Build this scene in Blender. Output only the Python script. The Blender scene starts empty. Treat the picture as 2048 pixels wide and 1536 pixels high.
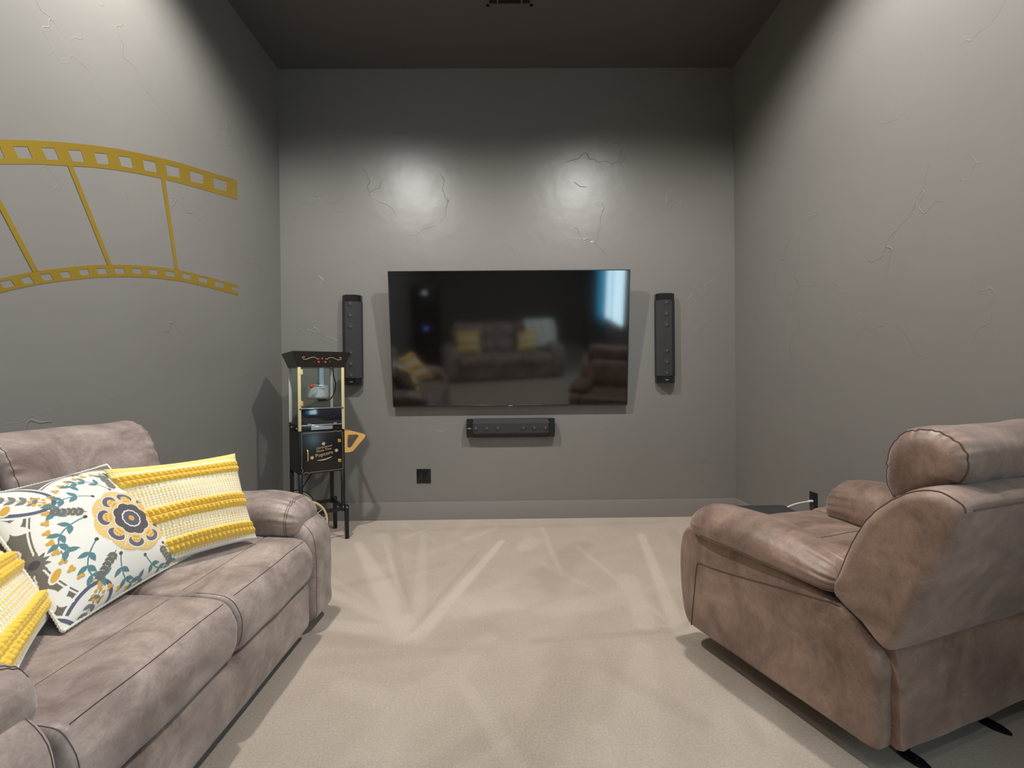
import bpy, bmesh, math, random
import numpy as np
from mathutils import Vector, Matrix, noise

random.seed(7)
SC = bpy.context.scene
COL = SC.collection

# ------------------------------------------------------------------ camera, light, exposure
CAMZ = 1.11
cam_d = bpy.data.cameras.new('camera')
cam = bpy.data.objects.new('camera', cam_d)
COL.objects.link(cam)
cam_d.sensor_width = 36.0
cam_d.lens = 36.0 * 950.0 / 2048.0
cam_d.clip_start = 0.02
cam.matrix_world = (Matrix.Translation((0, 0, CAMZ)) @ Matrix.Rotation(math.radians(-0.54), 4, 'Z')
                    @ Matrix.Rotation(math.radians(89.70), 4, 'X') @ Matrix.Rotation(math.radians(-0.55), 4, 'Z'))
SC.camera = cam
world = bpy.data.worlds.new('world')
SC.world = world
world.use_nodes = True
world.node_tree.nodes['Background'].inputs[0].default_value = (0.02, 0.02, 0.022, 1)
world.node_tree.nodes['Background'].inputs[1].default_value = 1.0
SC.view_settings.view_transform = 'Standard'
SC.view_settings.look = 'None'
SC.view_settings.gamma = 1.0
SC.view_settings.use_curve_mapping = False
SC.view_settings.exposure = 0.30
LAMPS = [  # x, y, watts, half cone in degrees
    (-1.10, 1.86, 205, 78), (0.88, 1.86, 192, 78),
    (-1.10, -1.0, 38, 76), (0.88, -1.0, 34, 76)]
LAMP_COL = (1.0, 0.975, 0.945)

XL, XR, YB, YF, ZC = -1.82, 1.855, 3.85, -4.4, 3.64    # room shell

# ------------------------------------------------------------------ materials
def srgb(r, g, b):
    f = lambda c: (c / 255 / 12.92) if c / 255 <= 0.04045 else ((c / 255 + 0.055) / 1.055) ** 2.4
    return (f(r), f(g), f(b), 1)

def newmat(name):
    m = bpy.data.materials.new(name)
    m.use_nodes = True
    nt = m.node_tree
    return m, nt, nt.nodes['Principled BSDF']

def N(nt, typ, **kw):
    n = nt.nodes.new(typ)
    for k, v in kw.items():
        if k in n.inputs.keys() if isinstance(k, str) else False:
            n.inputs[k].default_value = v
        else:
            setattr(n, k, v)
    return n

def L(nt, a, b):
    nt.links.new(a, b)

def plain(name, col, rough=0.5, metal=0.0, coat=0.0, ior=None, noise_amt=0.06, nscale=40, bump=0.0, bscale=200, emit=None, estr=0):
    """simple procedural material: base colour varied by a faint noise"""
    m, nt, b = newmat(name)
    tc = N(nt, 'ShaderNodeTexCoord')
    no = N(nt, 'ShaderNodeTexNoise', Scale=nscale, Detail=3.0)
    L(nt, tc.outputs['Object'], no.inputs['Vector'])
    mx = N(nt, 'ShaderNodeMix', data_type='RGBA')
    c = col
    mx.inputs['A'].default_value = (c[0] * (1 - noise_amt), c[1] * (1 - noise_amt), c[2] * (1 - noise_amt), 1)
    mx.inputs['B'].default_value = (min(1, c[0] * (1 + noise_amt)), min(1, c[1] * (1 + noise_amt)), min(1, c[2] * (1 + noise_amt)), 1)
    L(nt, no.outputs['Fac'], mx.inputs['Factor'])
    L(nt, mx.outputs['Result'], b.inputs['Base Color'])
    b.inputs['Roughness'].default_value = rough
    b.inputs['Metallic'].default_value = metal
    b.inputs['Coat Weight'].default_value = coat
    if ior: b.inputs['IOR'].default_value = ior
    if bump:
        n2 = N(nt, 'ShaderNodeTexNoise', Scale=bscale, Detail=2.0)
        L(nt, tc.outputs['Object'], n2.inputs['Vector'])
        bp = N(nt, 'ShaderNodeBump', Strength=bump, Distance=0.002)
        L(nt, n2.outputs['Fac'], bp.inputs['Height'])
        L(nt, bp.outputs['Normal'], b.inputs['Normal'])
    if emit:
        b.inputs['Emission Color'].default_value = emit
        b.inputs['Emission Strength'].default_value = estr
    return m

def wall_material(name, col, rough=0.35):
    m, nt, b = newmat(name)
    tc = N(nt, 'ShaderNodeTexCoord')
    # faint blotches of the roller
    n1 = N(nt, 'ShaderNodeTexNoise', Scale=1.6, Detail=4.0)
    L(nt, tc.outputs['Object'], n1.inputs['Vector'])
    mx = N(nt, 'ShaderNodeMix', data_type='RGBA')
    mx.inputs['A'].default_value = tuple(c * 0.95 for c in col[:3]) + (1,)
    mx.inputs['B'].default_value = tuple(c * 1.05 for c in col[:3]) + (1,)
    L(nt, n1.outputs['Fac'], mx.inputs['Factor'])
    L(nt, mx.outputs['Result'], b.inputs['Base Color'])
    # trowel ridges: distorted cell edges kept only here and there
    nd = N(nt, 'ShaderNodeTexNoise', Scale=2.3, Detail=3.0)
    L(nt, tc.outputs['Object'], nd.inputs['Vector'])
    ad = N(nt, 'ShaderNodeMix', data_type='RGBA', blend_type='LINEAR_LIGHT')
    ad.inputs['Factor'].default_value = 0.35
    L(nt, tc.outputs['Object'], ad.inputs['A'])
    L(nt, nd.outputs['Color'], ad.inputs['B'])
    vo = N(nt, 'ShaderNodeTexVoronoi', feature='DISTANCE_TO_EDGE', Scale=1.7)
    L(nt, ad.outputs['Result'], vo.inputs['Vector'])
    mr = N(nt, 'ShaderNodeMapRange')
    mr.inputs['From Min'].default_value = 0.0
    mr.inputs['From Max'].default_value = 0.0042
    mr.inputs['To Min'].default_value = 1.0
    mr.inputs['To Max'].default_value = 0.0
    L(nt, vo.outputs['Distance'], mr.inputs['Value'])
    nm = N(nt, 'ShaderNodeTexNoise', Scale=2.1, Detail=1.0)
    L(nt, tc.outputs['Object'], nm.inputs['Vector'])
    mk = N(nt, 'ShaderNodeMapRange')
    mk.inputs['From Min'].default_value = 0.50
    mk.inputs['From Max'].default_value = 0.60
    L(nt, nm.outputs['Fac'], mk.inputs['Value'])
    ml = N(nt, 'ShaderNodeMath', operation='MULTIPLY')
    L(nt, mr.outputs['Result'], ml.inputs[0]); L(nt, mk.outputs['Result'], ml.inputs[1])
    nf = N(nt, 'ShaderNodeTexNoise', Scale=7.0, Detail=5.0, Roughness=0.45)
    L(nt, tc.outputs['Object'], nf.inputs['Vector'])
    sm = N(nt, 'ShaderNodeMath', operation='MULTIPLY_ADD')
    L(nt, ml.outputs[0], sm.inputs[0]); sm.inputs[1].default_value = 0.95
    L(nt, nf.outputs['Fac'], sm.inputs[2])
    bp = N(nt, 'ShaderNodeBump', Strength=0.42, Distance=0.005)
    L(nt, sm.outputs[0], bp.inputs['Height'])
    L(nt, bp.outputs['Normal'], b.inputs['Normal'])
    b.inputs['Roughness'].default_value = rough
    b.inputs['Specular IOR Level'].default_value = 0.5
    return m

def leather_material(name, dark, light, rough=0.5):
    m, nt, b = newmat(name)
    tc = N(nt, 'ShaderNodeTexCoord')
    n1 = N(nt, 'ShaderNodeTexNoise', Scale=5.5, Detail=6.0, Roughness=0.62, Distortion=0.6)
    L(nt, tc.outputs['Object'], n1.inputs['Vector'])
    r1 = N(nt, 'ShaderNodeValToRGB')
    r1.color_ramp.elements[0].position = 0.32; r1.color_ramp.elements[0].color = dark
    r1.color_ramp.elements[1].position = 0.72; r1.color_ramp.elements[1].color = light
    L(nt, n1.outputs['Fac'], r1.inputs['Fac'])
    # brushed nap streaks
    mp = N(nt, 'ShaderNodeMapping')
    mp.inputs['Scale'].default_value = (7, 22, 14)
    mp.inputs['Rotation'].default_value = (0.3, 0.2, 0.6)
    L(nt, tc.outputs['Object'], mp.inputs['Vector'])
    n2 = N(nt, 'ShaderNodeTexNoise', Scale=1.6, Detail=5.0, Roughness=0.7, Distortion=1.2)
    L(nt, mp.outputs['Vector'], n2.inputs['Vector'])
    mx = N(nt, 'ShaderNodeMix', data_type='RGBA', blend_type='OVERLAY')
    mx.inputs['Factor'].default_value = 0.42
    L(nt, r1.outputs['Color'], mx.inputs['A']); L(nt, n2.outputs['Fac'], mx.inputs['B'])
    n3 = N(nt, 'ShaderNodeTexNoise', Scale=160.0, Detail=3.0)
    L(nt, tc.outputs['Object'], n3.inputs['Vector'])
    mx2 = N(nt, 'ShaderNodeMix', data_type='RGBA', blend_type='OVERLAY')
    mx2.inputs['Factor'].default_value = 0.22
    L(nt, mx.outputs['Result'], mx2.inputs['A']); L(nt, n3.outputs['Fac'], mx2.inputs['B'])
    L(nt, mx2.outputs['Result'], b.inputs['Base Color'])
    b.inputs['Roughness'].default_value = rough
    b.inputs['Sheen Weight'].default_value = 0.25
    b.inputs['Sheen Roughness'].default_value = 0.5
    nb = N(nt, 'ShaderNodeTexNoise', Scale=14.0, Detail=4.0, Distortion=0.8)
    L(nt, tc.outputs['Object'], nb.inputs['Vector'])
    ab = N(nt, 'ShaderNodeMath', operation='MULTIPLY_ADD')
    L(nt, n3.outputs['Fac'], ab.inputs[0]); ab.inputs[1].default_value = 0.06
    L(nt, nb.outputs['Fac'], ab.inputs[2])
    bp = N(nt, 'ShaderNodeBump', Strength=0.22, Distance=0.005)
    L(nt, ab.outputs[0], bp.inputs['Height'])
    L(nt, bp.outputs['Normal'], b.inputs['Normal'])
    return m

def attr_material(name, attr='tint', rough=0.85, sheen=0.3, bump=0.25, bscale=900):
    m, nt, b = newmat(name)
    at = N(nt, 'ShaderNodeAttribute', attribute_name=attr)
    tc = N(nt, 'ShaderNodeTexCoord')
    no = N(nt, 'ShaderNodeTexNoise', Scale=bscale, Detail=2.0)
    L(nt, tc.outputs['Object'], no.inputs['Vector'])
    mx = N(nt, 'ShaderNodeMix', data_type='RGBA', blend_type='OVERLAY')
    mx.inputs['Factor'].default_value = 0.12
    L(nt, at.outputs['Color'], mx.inputs['A']); L(nt, no.outputs['Fac'], mx.inputs['B'])
    L(nt, mx.outputs['Result'], b.inputs['Base Color'])
    b.inputs['Roughness'].default_value = rough
    b.inputs['Sheen Weight'].default_value = sheen
    bp = N(nt, 'ShaderNodeBump', Strength=bump, Distance=0.0015)
    L(nt, no.outputs['Fac'], bp.inputs['Height'])
    L(nt, bp.outputs['Normal'], b.inputs['Normal'])
    return m

M = {}
M['wall'] = wall_material('wall_paint', srgb(127, 124, 119))
M['ceiling'] = wall_material('ceiling_paint', srgb(92, 87, 84), 0.6)
M['trim'] = plain('trim_paint', srgb(134, 130, 125), 0.40, noise_amt=0.03, nscale=3)
M['leather'] = leather_material('taupe_leather', srgb(112, 93, 86), srgb(180, 163, 153), 0.45)
M['leather2'] = leather_material('brown_leather', srgb(98, 75, 64), srgb(158, 131, 115), 0.46)
M['seam'] = plain('seam_thread', srgb(92, 73, 65), 0.7)
M['black'] = plain('black_enamel', srgb(18, 18, 20), 0.3)
M['blackgloss'] = plain('black_gloss', srgb(20, 21, 24), 0.26, coat=0.2)
M['blackmatte'] = plain('black_matte', srgb(22, 22, 23), 0.7)
M['grille'] = plain('grille_cloth', srgb(50, 48, 50), 0.75, bump=0.6, bscale=900)
M['copper'] = plain('copper_cone', srgb(104, 95, 92), 0.45, metal=0.3)
M['silver'] = plain('brushed_steel', srgb(188, 194, 204), 0.28, metal=0.9)
M['gold'] = plain('gold_paint', srgb(214, 199, 150), 0.4, metal=0.15)
M['brass'] = plain('brass', srgb(226, 200, 120), 0.25, metal=0.8)
M['golddecal'] = plain('gold_vinyl', srgb(196, 164, 66), 0.40, metal=0.75, noise_amt=0.05, nscale=4)
M['goldprint'] = plain('gold_print', srgb(190, 165, 130), 0.5)
M['wood'] = plain('light_wood', srgb(214, 168, 96), 0.4, noise_amt=0.12, nscale=12)
M['red'] = plain('red_plastic', srgb(222, 42, 20), 0.22)
M['white'] = plain('white_plastic', srgb(232, 232, 226), 0.4)
M['cream'] = plain('cream_fabric', srgb(226, 220, 204), 0.9, bump=0.5, bscale=600)
M['glassdark'] = plain('smoked_panel', srgb(26, 28, 38), 0.12, coat=0.4)
M['linen'] = attr_material('printed_linen')
M['yarn'] = attr_material('woven_yarn', rough=0.9, sheen=0.5, bump=0.5, bscale=500)
def glass_mat():
    m, nt, b = newmat('clear_glass')
    nt.nodes.remove(b)
    tr = N(nt, 'ShaderNodeBsdfTransparent'); tr.inputs['Color'].default_value = (.93, .96, .95, 1)
    gl = N(nt, 'ShaderNodeBsdfGlossy'); gl.inputs['Roughness'].default_value = .03
    ms = N(nt, 'ShaderNodeMixShader')
    ms.inputs[0].default_value = .05; L(nt, tr.outputs[0], ms.inputs[1]); L(nt, gl.outputs[0], ms.inputs[2])
    L(nt, ms.outputs[0], nt.nodes['Material Output'].inputs['Surface'])
    return m
M['glass'] = glass_mat()
def screen_mat():
    m, nt, b = newmat('screen_glass')
    tc = N(nt, 'ShaderNodeTexCoord')
    no = N(nt, 'ShaderNodeTexNoise', Scale=300.0, Detail=0.0)
    L(nt, tc.outputs['Object'], no.inputs['Vector'])
    mr = N(nt, 'ShaderNodeMapRange'); mr.inputs['To Min'].default_value = 0.065; mr.inputs['To Max'].default_value = 0.075
    L(nt, no.outputs['Fac'], mr.inputs['Value']); L(nt, mr.outputs['Result'], b.inputs['Roughness'])
    b.inputs['Base Color'].default_value = srgb(14, 12, 11)
    b.inputs['IOR'].default_value = 1.95
    return m
M['screen'] = screen_mat()

def carpet_mat():
    m, nt, b = newmat('cut_pile_carpet')
    at = N(nt, 'ShaderNodeAttribute', attribute_name='pile')
    tc = N(nt, 'ShaderNodeTexCoord')
    ramp = N(nt, 'ShaderNodeMix', data_type='RGBA')
    ramp.inputs['A'].default_value = srgb(166, 147, 129)
    ramp.inputs['B'].default_value = srgb(229, 212, 194)
    n0 = N(nt, 'ShaderNodeTexNoise', Scale=4.0, Detail=5.0, Roughness=0.6)
    L(nt, tc.outputs['Object'], n0.inputs['Vector'])
    ad = N(nt, 'ShaderNodeMath', operation='MULTIPLY_ADD')
    L(nt, n0.outputs['Fac'], ad.inputs[0]); ad.inputs[1].default_value = 0.35
    L(nt, at.outputs['Fac'], ad.inputs[2])
    n1 = N(nt, 'ShaderNodeTexNoise', Scale=120.0, Detail=6.0, Roughness=0.85)
    L(nt, tc.outputs['Object'], n1.inputs['Vector'])
    ad2 = N(nt, 'ShaderNodeMath', operation='MULTIPLY_ADD')
    L(nt, n1.outputs['Fac'], ad2.inputs[0]); ad2.inputs[1].default_value = 1.7
    L(nt, ad.outputs[0], ad2.inputs[2])
    sb = N(nt, 'ShaderNodeMath', operation='SUBTRACT'); sb.inputs[1].default_value = 1.0
    L(nt, ad2.outputs[0], sb.inputs[0])
    L(nt, sb.outputs[0], ramp.inputs['Factor'])
    L(nt, ramp.outputs['Result'], b.inputs['Base Color'])
    b.inputs['Roughness'].default_value = 0.95
    b.inputs['Specular IOR Level'].default_value = 0.15
    b.inputs['Sheen Weight'].default_value = 0.3
    bp = N(nt, 'ShaderNodeBump', Strength=0.9, Distance=0.006)
    L(nt, n1.outputs['Fac'], bp.inputs['Height'])
    L(nt, bp.outputs['Normal'], b.inputs['Normal'])
    return m
M['carpet'] = carpet_mat()

# ------------------------------------------------------------------ object helpers
def mesh_obj(name, me, mat, parent=None, smooth=True, angle=40):
    if smooth:
        me.polygons.foreach_set('use_smooth', [True] * len(me.polygons))
        if angle: me.set_sharp_from_angle(angle=math.radians(angle))
    me.materials.clear()
    me.materials.append(mat)
    o = bpy.data.objects.new(name, me)
    COL.objects.link(o)
    if parent: o.parent = parent
    return o

def from_bm(name, bm, mat, parent=None, smooth=True, angle=40):
    bmesh.ops.recalc_face_normals(bm, faces=bm.faces[:])
    me = bpy.data.meshes.new(name)
    bm.to_mesh(me); bm.free()
    return mesh_obj(name, me, mat, parent, smooth, angle)

def from_py(name, vs, fs, mat, parent=None, smooth=True, angle=40):
    me = bpy.data.meshes.new(name)
    me.from_pydata([tuple(map(float, v)) for v in vs], [], [tuple(int(i) for i in f) for f in fs])
    me.update()
    return mesh_obj(name, me, mat, parent, smooth, angle)

def thing(name, label, cat, loc=(0, 0, 0), rz=0, group=None):
    o = bpy.data.objects.new(name, None)
    COL.objects.link(o)
    o.empty_display_size = 0.1
    o.location = loc
    o.rotation_euler = (0, 0, rz)
    return tag(o, label, cat, group)

def tag(o, label, cat, group=None):
    o['label'] = label; o['category'] = cat
    if group: o['group'] = group
    return o

def struct(o):
    o['kind'] = 'structure'
    return o

def plabel(o, s):
    o['label'] = s
    return o

def add_box(bm, x0, x1, y0, y1, z0, z1, bevel=0.0, seg=2):
    r = bmesh.ops.create_cube(bm, size=1.0)
    vs = r['verts']
    for v in vs:
        v.co = Vector((x0 + (v.co.x + .5) * (x1 - x0), y0 + (v.co.y + .5) * (y1 - y0), z0 + (v.co.z + .5) * (z1 - z0)))
    if bevel:
        es = list({e for v in vs for e in v.link_edges})
        bmesh.ops.bevel(bm, geom=es, offset=bevel, segments=seg, affect='EDGES', profile=0.5)

def box(name, x0, x1, y0, y1, z0, z1, mat, parent=None, bevel=0.0, seg=2):
    bm = bmesh.new()
    add_box(bm, x0, x1, y0, y1, z0, z1, bevel, seg)
    return from_bm(name, bm, mat, parent)

def add_prism(bm, poly, y0, y1, plane='xz'):
    """closed outline in two axes, pushed out along the third"""
    def P(a, b, c):
        return {'xz': (a, c, b), 'yz': (c, a, b), 'xy': (a, b, c)}[plane]
    A = [bm.verts.new(P(a, b, y0)) for a, b in poly]
    B = [bm.verts.new(P(a, b, y1)) for a, b in poly]
    bm.faces.new(A); bm.faces.new(B[::-1])
    n = len(poly)
    for i in range(n):
        bm.faces.new((A[i], B[i], B[(i + 1) % n], A[(i + 1) % n]))

def tube_geo(path, r, seg=8, closed=False):
    """vertices and faces of a round tube along a path; r may be a list"""
    P = [Vector(p) for p in path]
    n = len(P)
    rs = r if hasattr(r, '__len__') else [r] * n
    vs, fs = [], []
    prev = None
    for i, p in enumerate(P):
        a = P[(i - 1) % n] if (closed or i > 0) else p
        c = P[(i + 1) % n] if (closed or i < n - 1) else p
        t = (c - a).normalized()
        if prev is None:
            up = Vector((0, 0, 1)) if abs(t.z) < 0.9 else Vector((1, 0, 0))
            s = t.cross(up).normalized()
        else:
            s = (prev - t * prev.dot(t)).normalized()
        prev = s
        q = t.cross(s)
        for k in range(seg):
            w = 2 * math.pi * k / seg
            vs.append(p + (s * math.cos(w) + q * math.sin(w)) * rs[i])
    m = n if closed else n - 1
    for i in range(m):
        for k in range(seg):
            a, b = i * seg + k, i * seg + (k + 1) % seg
            c, d = ((i + 1) % n) * seg + (k + 1) % seg, ((i + 1) % n) * seg + k
            fs.append((a, b, c, d))
    if not closed:
        fs.append(tuple(range(seg))[::-1]); fs.append(tuple((n - 1) * seg + k for k in range(seg)))
    return vs, fs

def tube(name, paths, r, mat, parent=None, seg=8, closed=False):
    if not hasattr(paths[0][0], '__len__'): paths = [paths]
    V, F = [], []
    for p in paths:
        vs, fs = tube_geo(p, r, seg, closed)
        o = len(V); V += vs; F += [tuple(i + o for i in f) for f in fs]
    return from_py(name, V, F, mat, parent)

def smooth_closed(pts, n):
    """closed Catmull-Rom through the points, resampled to n equal steps"""
    P = np.array(pts, float); m = len(P); out = []
    for i in range(m):
        p0, p1, p2, p3 = P[(i - 1) % m], P[i], P[(i + 1) % m], P[(i + 2) % m]
        for t in np.linspace(0, 1, 24, endpoint=False):
            out.append(0.5 * ((2 * p1) + (-p0 + p2) * t + (2 * p0 - 5 * p1 + 4 * p2 - p3) * t * t + (-p0 + 3 * p1 - 3 * p2 + p3) * t ** 3))
    out = np.array(out)
    d = np.r_[0, np.cumsum(np.linalg.norm(np.diff(np.vstack([out, out[:1]]), axis=0), axis=1))]
    q = np.linspace(0, d[-1], n, endpoint=False)
    ext = np.vstack([out, out[:1]])
    return np.c_[np.interp(q, d, ext[:, 0]), np.interp(q, d, ext[:, 1])]

def smooth_open(pts, n):
    P = [Vector(p) for p in pts]; out = []
    for i in range(len(P) - 1):
        p0 = P[i - 1] if i else P[0]; p1 = P[i]; p2 = P[i + 1]; p3 = P[i + 2] if i + 2 < len(P) else P[i + 1]
        for k in range(n):
            t = k / n
            out.append(0.5 * ((2 * p1) + (p2 - p0) * t + (2 * p0 - 5 * p1 + 4 * p2 - p3) * t * t + (3 * p1 - p0 - 3 * p2 + p3) * t ** 3))
    out.append(P[-1])
    return out

class Soft:
    """a stuffed upholstery piece: a smooth closed profile swept along an axis, its ends rounded in.
    plane 'yz' sweeps along x, 'xz' sweeps along y."""
    def __init__(s, prof, a0, a1, plane='yz', rnd=0.05, crown=0.0, mod=None, n=96, m=56, gather=(0.0, 0.03), shift=None, lump=0.0, seed=0.0, sharp=False):
        s.plane = plane; s.a0, s.a1, s.rnd = a0, a1, rnd
        s.P = np.array(prof, float) if sharp else smooth_closed(prof, n)
        s.n = len(s.P); s.c = s.P.mean(axis=0)
        s.crown, s.mod, s.gather, s.shift, s.lump, s.seed = crown, mod, gather, shift, lump, seed
        s.half = np.abs(s.P - s.c).max(axis=0).min()
        Lh = a1 - a0
        e = [rnd * (1 - math.cos(x)) for x in np.linspace(0, math.pi / 2, 9)]
        st = [a0 + v for v in e] + list(np.linspace(a0 + rnd, a1 - rnd, m))[1:-1] + [a1 - v for v in e[::-1]]
        s.st = st
    def section(s, a):
        d = min(a - s.a0, s.a1 - a)
        k = 1.0
        if d < s.rnd:
            x = (s.rnd - d) / s.rnd
            inset = s.rnd * (1 - math.sqrt(max(0, 1 - x * x)))
        else: inset = 0
        q = s.P - s.c
        nr = np.linalg.norm(q, axis=1, keepdims=True)
        t = (a - s.a0) / (s.a1 - s.a0)
        cr = 1 + s.crown * (1 - (2 * t - 1) ** 2)
        r = s.c + q * cr * np.maximum(0.05, 1 - min(inset, s.half * 0.93) / nr)
        if s.mod is not None: r = s.mod(r, t)
        g, lam = s.gather
        if g or s.lump:
            nx = s.P - s.c; nx = nx / np.linalg.norm(nx, axis=1, keepdims=True)
            for i in range(s.n):
                w = 0
                dd = max(0, d - s.rnd * 0.55)
                if g:
                    ph = i * 61.0 / s.n * 2 * math.pi / 3
                    ampl = noise.noise((i * 0.21, s.seed, a * 3)) + 0.15
                    w += g * math.exp(-dd / lam) * math.sin(ph + 3 * noise.noise((i * .05, s.seed, 1))) * ampl * min(1, d / (s.rnd * .5))
                if s.lump:
                    w += s.lump * noise.noise((r[i, 0] * 7 + s.seed, r[i, 1] * 7, a * 6)) * min(1, d / s.rnd)
                    w += 0.12 * s.lump * noise.noise((r[i, 0] * 22 + s.seed, r[i, 1] * 22, a * 14)) * min(1, d / s.rnd)
                r[i] += nx[i] * w
        return r
    def pt(s, r, a):
        t = (a - s.a0) / (s.a1 - s.a0)
        sh = s.shift(t) if s.shift else (0, 0)
        if s.plane == 'yz': return (a, r[0] + sh[0], r[1] + sh[1])
        if s.plane == 'xz': return (r[0] + sh[0], a, r[1] + sh[1])
    def build(s, name, mat, parent=None):
        V, F = [], []
        for a in s.st:
            r = s.section(a)
            V += [s.pt(q, a) for q in r]
        n = s.n; m = len(s.st)
        for i in range(m - 1):
            for k in range(n):
                F.append((i * n + k, i * n + (k + 1) % n, (i + 1) * n + (k + 1) % n, (i + 1) * n + k))
        for i, a in ((0, s.st[0]), (m - 1, s.st[-1])):
            r = s.section(a)
            c = r.mean(axis=0)
            base = len(V); V.append(s.pt(c, a))
            for k in range(n):
                f = (i * n + k, i * n + (k + 1) % n, base)
                F.append(f[::-1] if i == 0 else f)
        bm = bmesh.new()
        bv = [bm.verts.new(v) for v in V]
        for f in F:
            try: bm.faces.new([bv[i] for i in f])
            except ValueError: pass
        return from_bm(name, bm, mat, parent, True, None)
    def near(s, p):
        return int(np.argmin(np.linalg.norm(s.P - np.array(p), axis=1)))
    def seam_along(s, p, off=0.0, a0=None, a1=None):
        """line along the sweep through the profile point nearest p"""
        i = s.near(p); out = []
        a0 = s.a0 if a0 is None else a0; a1 = s.a1 if a1 is None else a1
        for a in np.linspace(a0, a1, 50):
            r = s.section(a); q = r[i] + (r[i] - s.c) / np.linalg.norm(r[i] - s.c) * off
            out.append(s.pt(q, a))
        return out
    def seam_round(s, a, off=0.0):
        r = s.section(a); c = s.c
        if s.plane == 'yz' and off == .0006: r = np.roll(r, s.n // 3, axis=0)
        return [s.pt(q + (q - c) / np.linalg.norm(q - c) * off, a) for q in r]

# ------------------------------------------------------------------ room shell
def quad_grid(name, fn, nu, nv, mat):
    V = [fn(i / nu, j / nv) for j in range(nv + 1) for i in range(nu + 1)]
    F = [(j * (nu + 1) + i, j * (nu + 1) + i + 1, (j + 1) * (nu + 1) + i + 1, (j + 1) * (nu + 1) + i) for j in range(nv) for i in range(nu)]
    return from_py(name, V, F, mat)
T = 0.12
# window opening in the right wall, behind the camera
WY0, WY1, WZ0, WZ1 = -2.25, -0.15, 0.95, 2.25
struct(box('wall_left', XL - T, XL, YF - T, YB + T, -0.02, ZC + 0.05, M['wall']))
struct(box('wall_back', XL, XR, YB, YB + T, -0.02, ZC + 0.05, M['wall']))
struct(box('wall_front', XL, XR, YF - T, YF, -0.02, ZC + 0.05, M['wall']))
bm = bmesh.new()
add_box(bm, XR, XR + T, WY1, YB + T, -0.02, ZC + 0.05)
add_box(bm, XR, XR + T, YF - T, WY0, -0.02, ZC + 0.05)
add_box(bm, XR, XR + T, WY0, WY1, -0.02, WZ0)
add_box(bm, XR, XR + T, WY0, WY1, WZ1, ZC + 0.05)
struct(from_bm('wall_right', bm, M['wall']))
struct(box('ceiling', XL - T, XR + T, YF - T, YB + T, ZC, ZC + 0.1, M['ceiling']))

# carpet: pile direction left by the vacuum cleaner, one value per vertex (0 laid down, 1 brushed up)
def build_floor():
    x0, x1, y0, y1 = XL - T, XR + T, YF - T, YB + T
    nx, ny = 360, 620
    X, Y = np.meshgrid(np.linspace(x0, x1, nx + 1), np.linspace(y0, y1, ny + 1))
    pile = np.full(X.shape, 0.40); hi = np.zeros(X.shape); lo = np.zeros(X.shape)
    def stroke(ax, ay, bx, by, wa, wb, amt, soft=0.5):
        dx, dy = bx - ax, by - ay; LL = dx * dx + dy * dy
        t = np.clip(((X - ax) * dx + (Y - ay) * dy) / LL, 0, 1)
        d = np.hypot(X - ax - t * dx, Y - ay - t * dy)
        w = wa + (wb - wa) * t
        k = np.clip((w - d) / (w * soft) , 0, 1)
        (np.maximum if amt > 0 else np.minimum)(hi if amt > 0 else lo, amt * k, out=hi if amt > 0 else lo)
    for s in STROKES: stroke(*s)
    rs = np.random.RandomState(3)
    for k in range(90):   # passes further out, under and behind the furniture
        cx, cy = rs.uniform(-1.6, 1.6), rs.uniform(-2.3, 3.6); a = rs.uniform(0, math.pi); l = rs.uniform(.2, .6)
        stroke(cx, cy, cx + l * math.cos(a), cy + l * math.sin(a), rs.uniform(.02, .08), rs.uniform(.04, .14), rs.uniform(-.12, .14), 0.6)
    pile = pile + hi + lo
    V = np.c_[X.ravel(), Y.ravel(), np.zeros(X.size)]
    idx = np.arange(X.size).reshape(X.shape)
    Fq = np.stack([idx[:-1, :-1], idx[:-1, 1:], idx[1:, 1:], idx[1:, :-1]], -1).reshape(-1, 4)
    me = bpy.data.meshes.new('floor')
    me.from_pydata(V.tolist(), [], Fq.tolist())
    at = me.attributes.new('pile', 'FLOAT', 'POINT')
    at.data.foreach_set('value', np.clip(pile, 0, 1).ravel().astype(np.float32))
    return mesh_obj('floor', me, M['carpet'], None, True, None)
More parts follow.
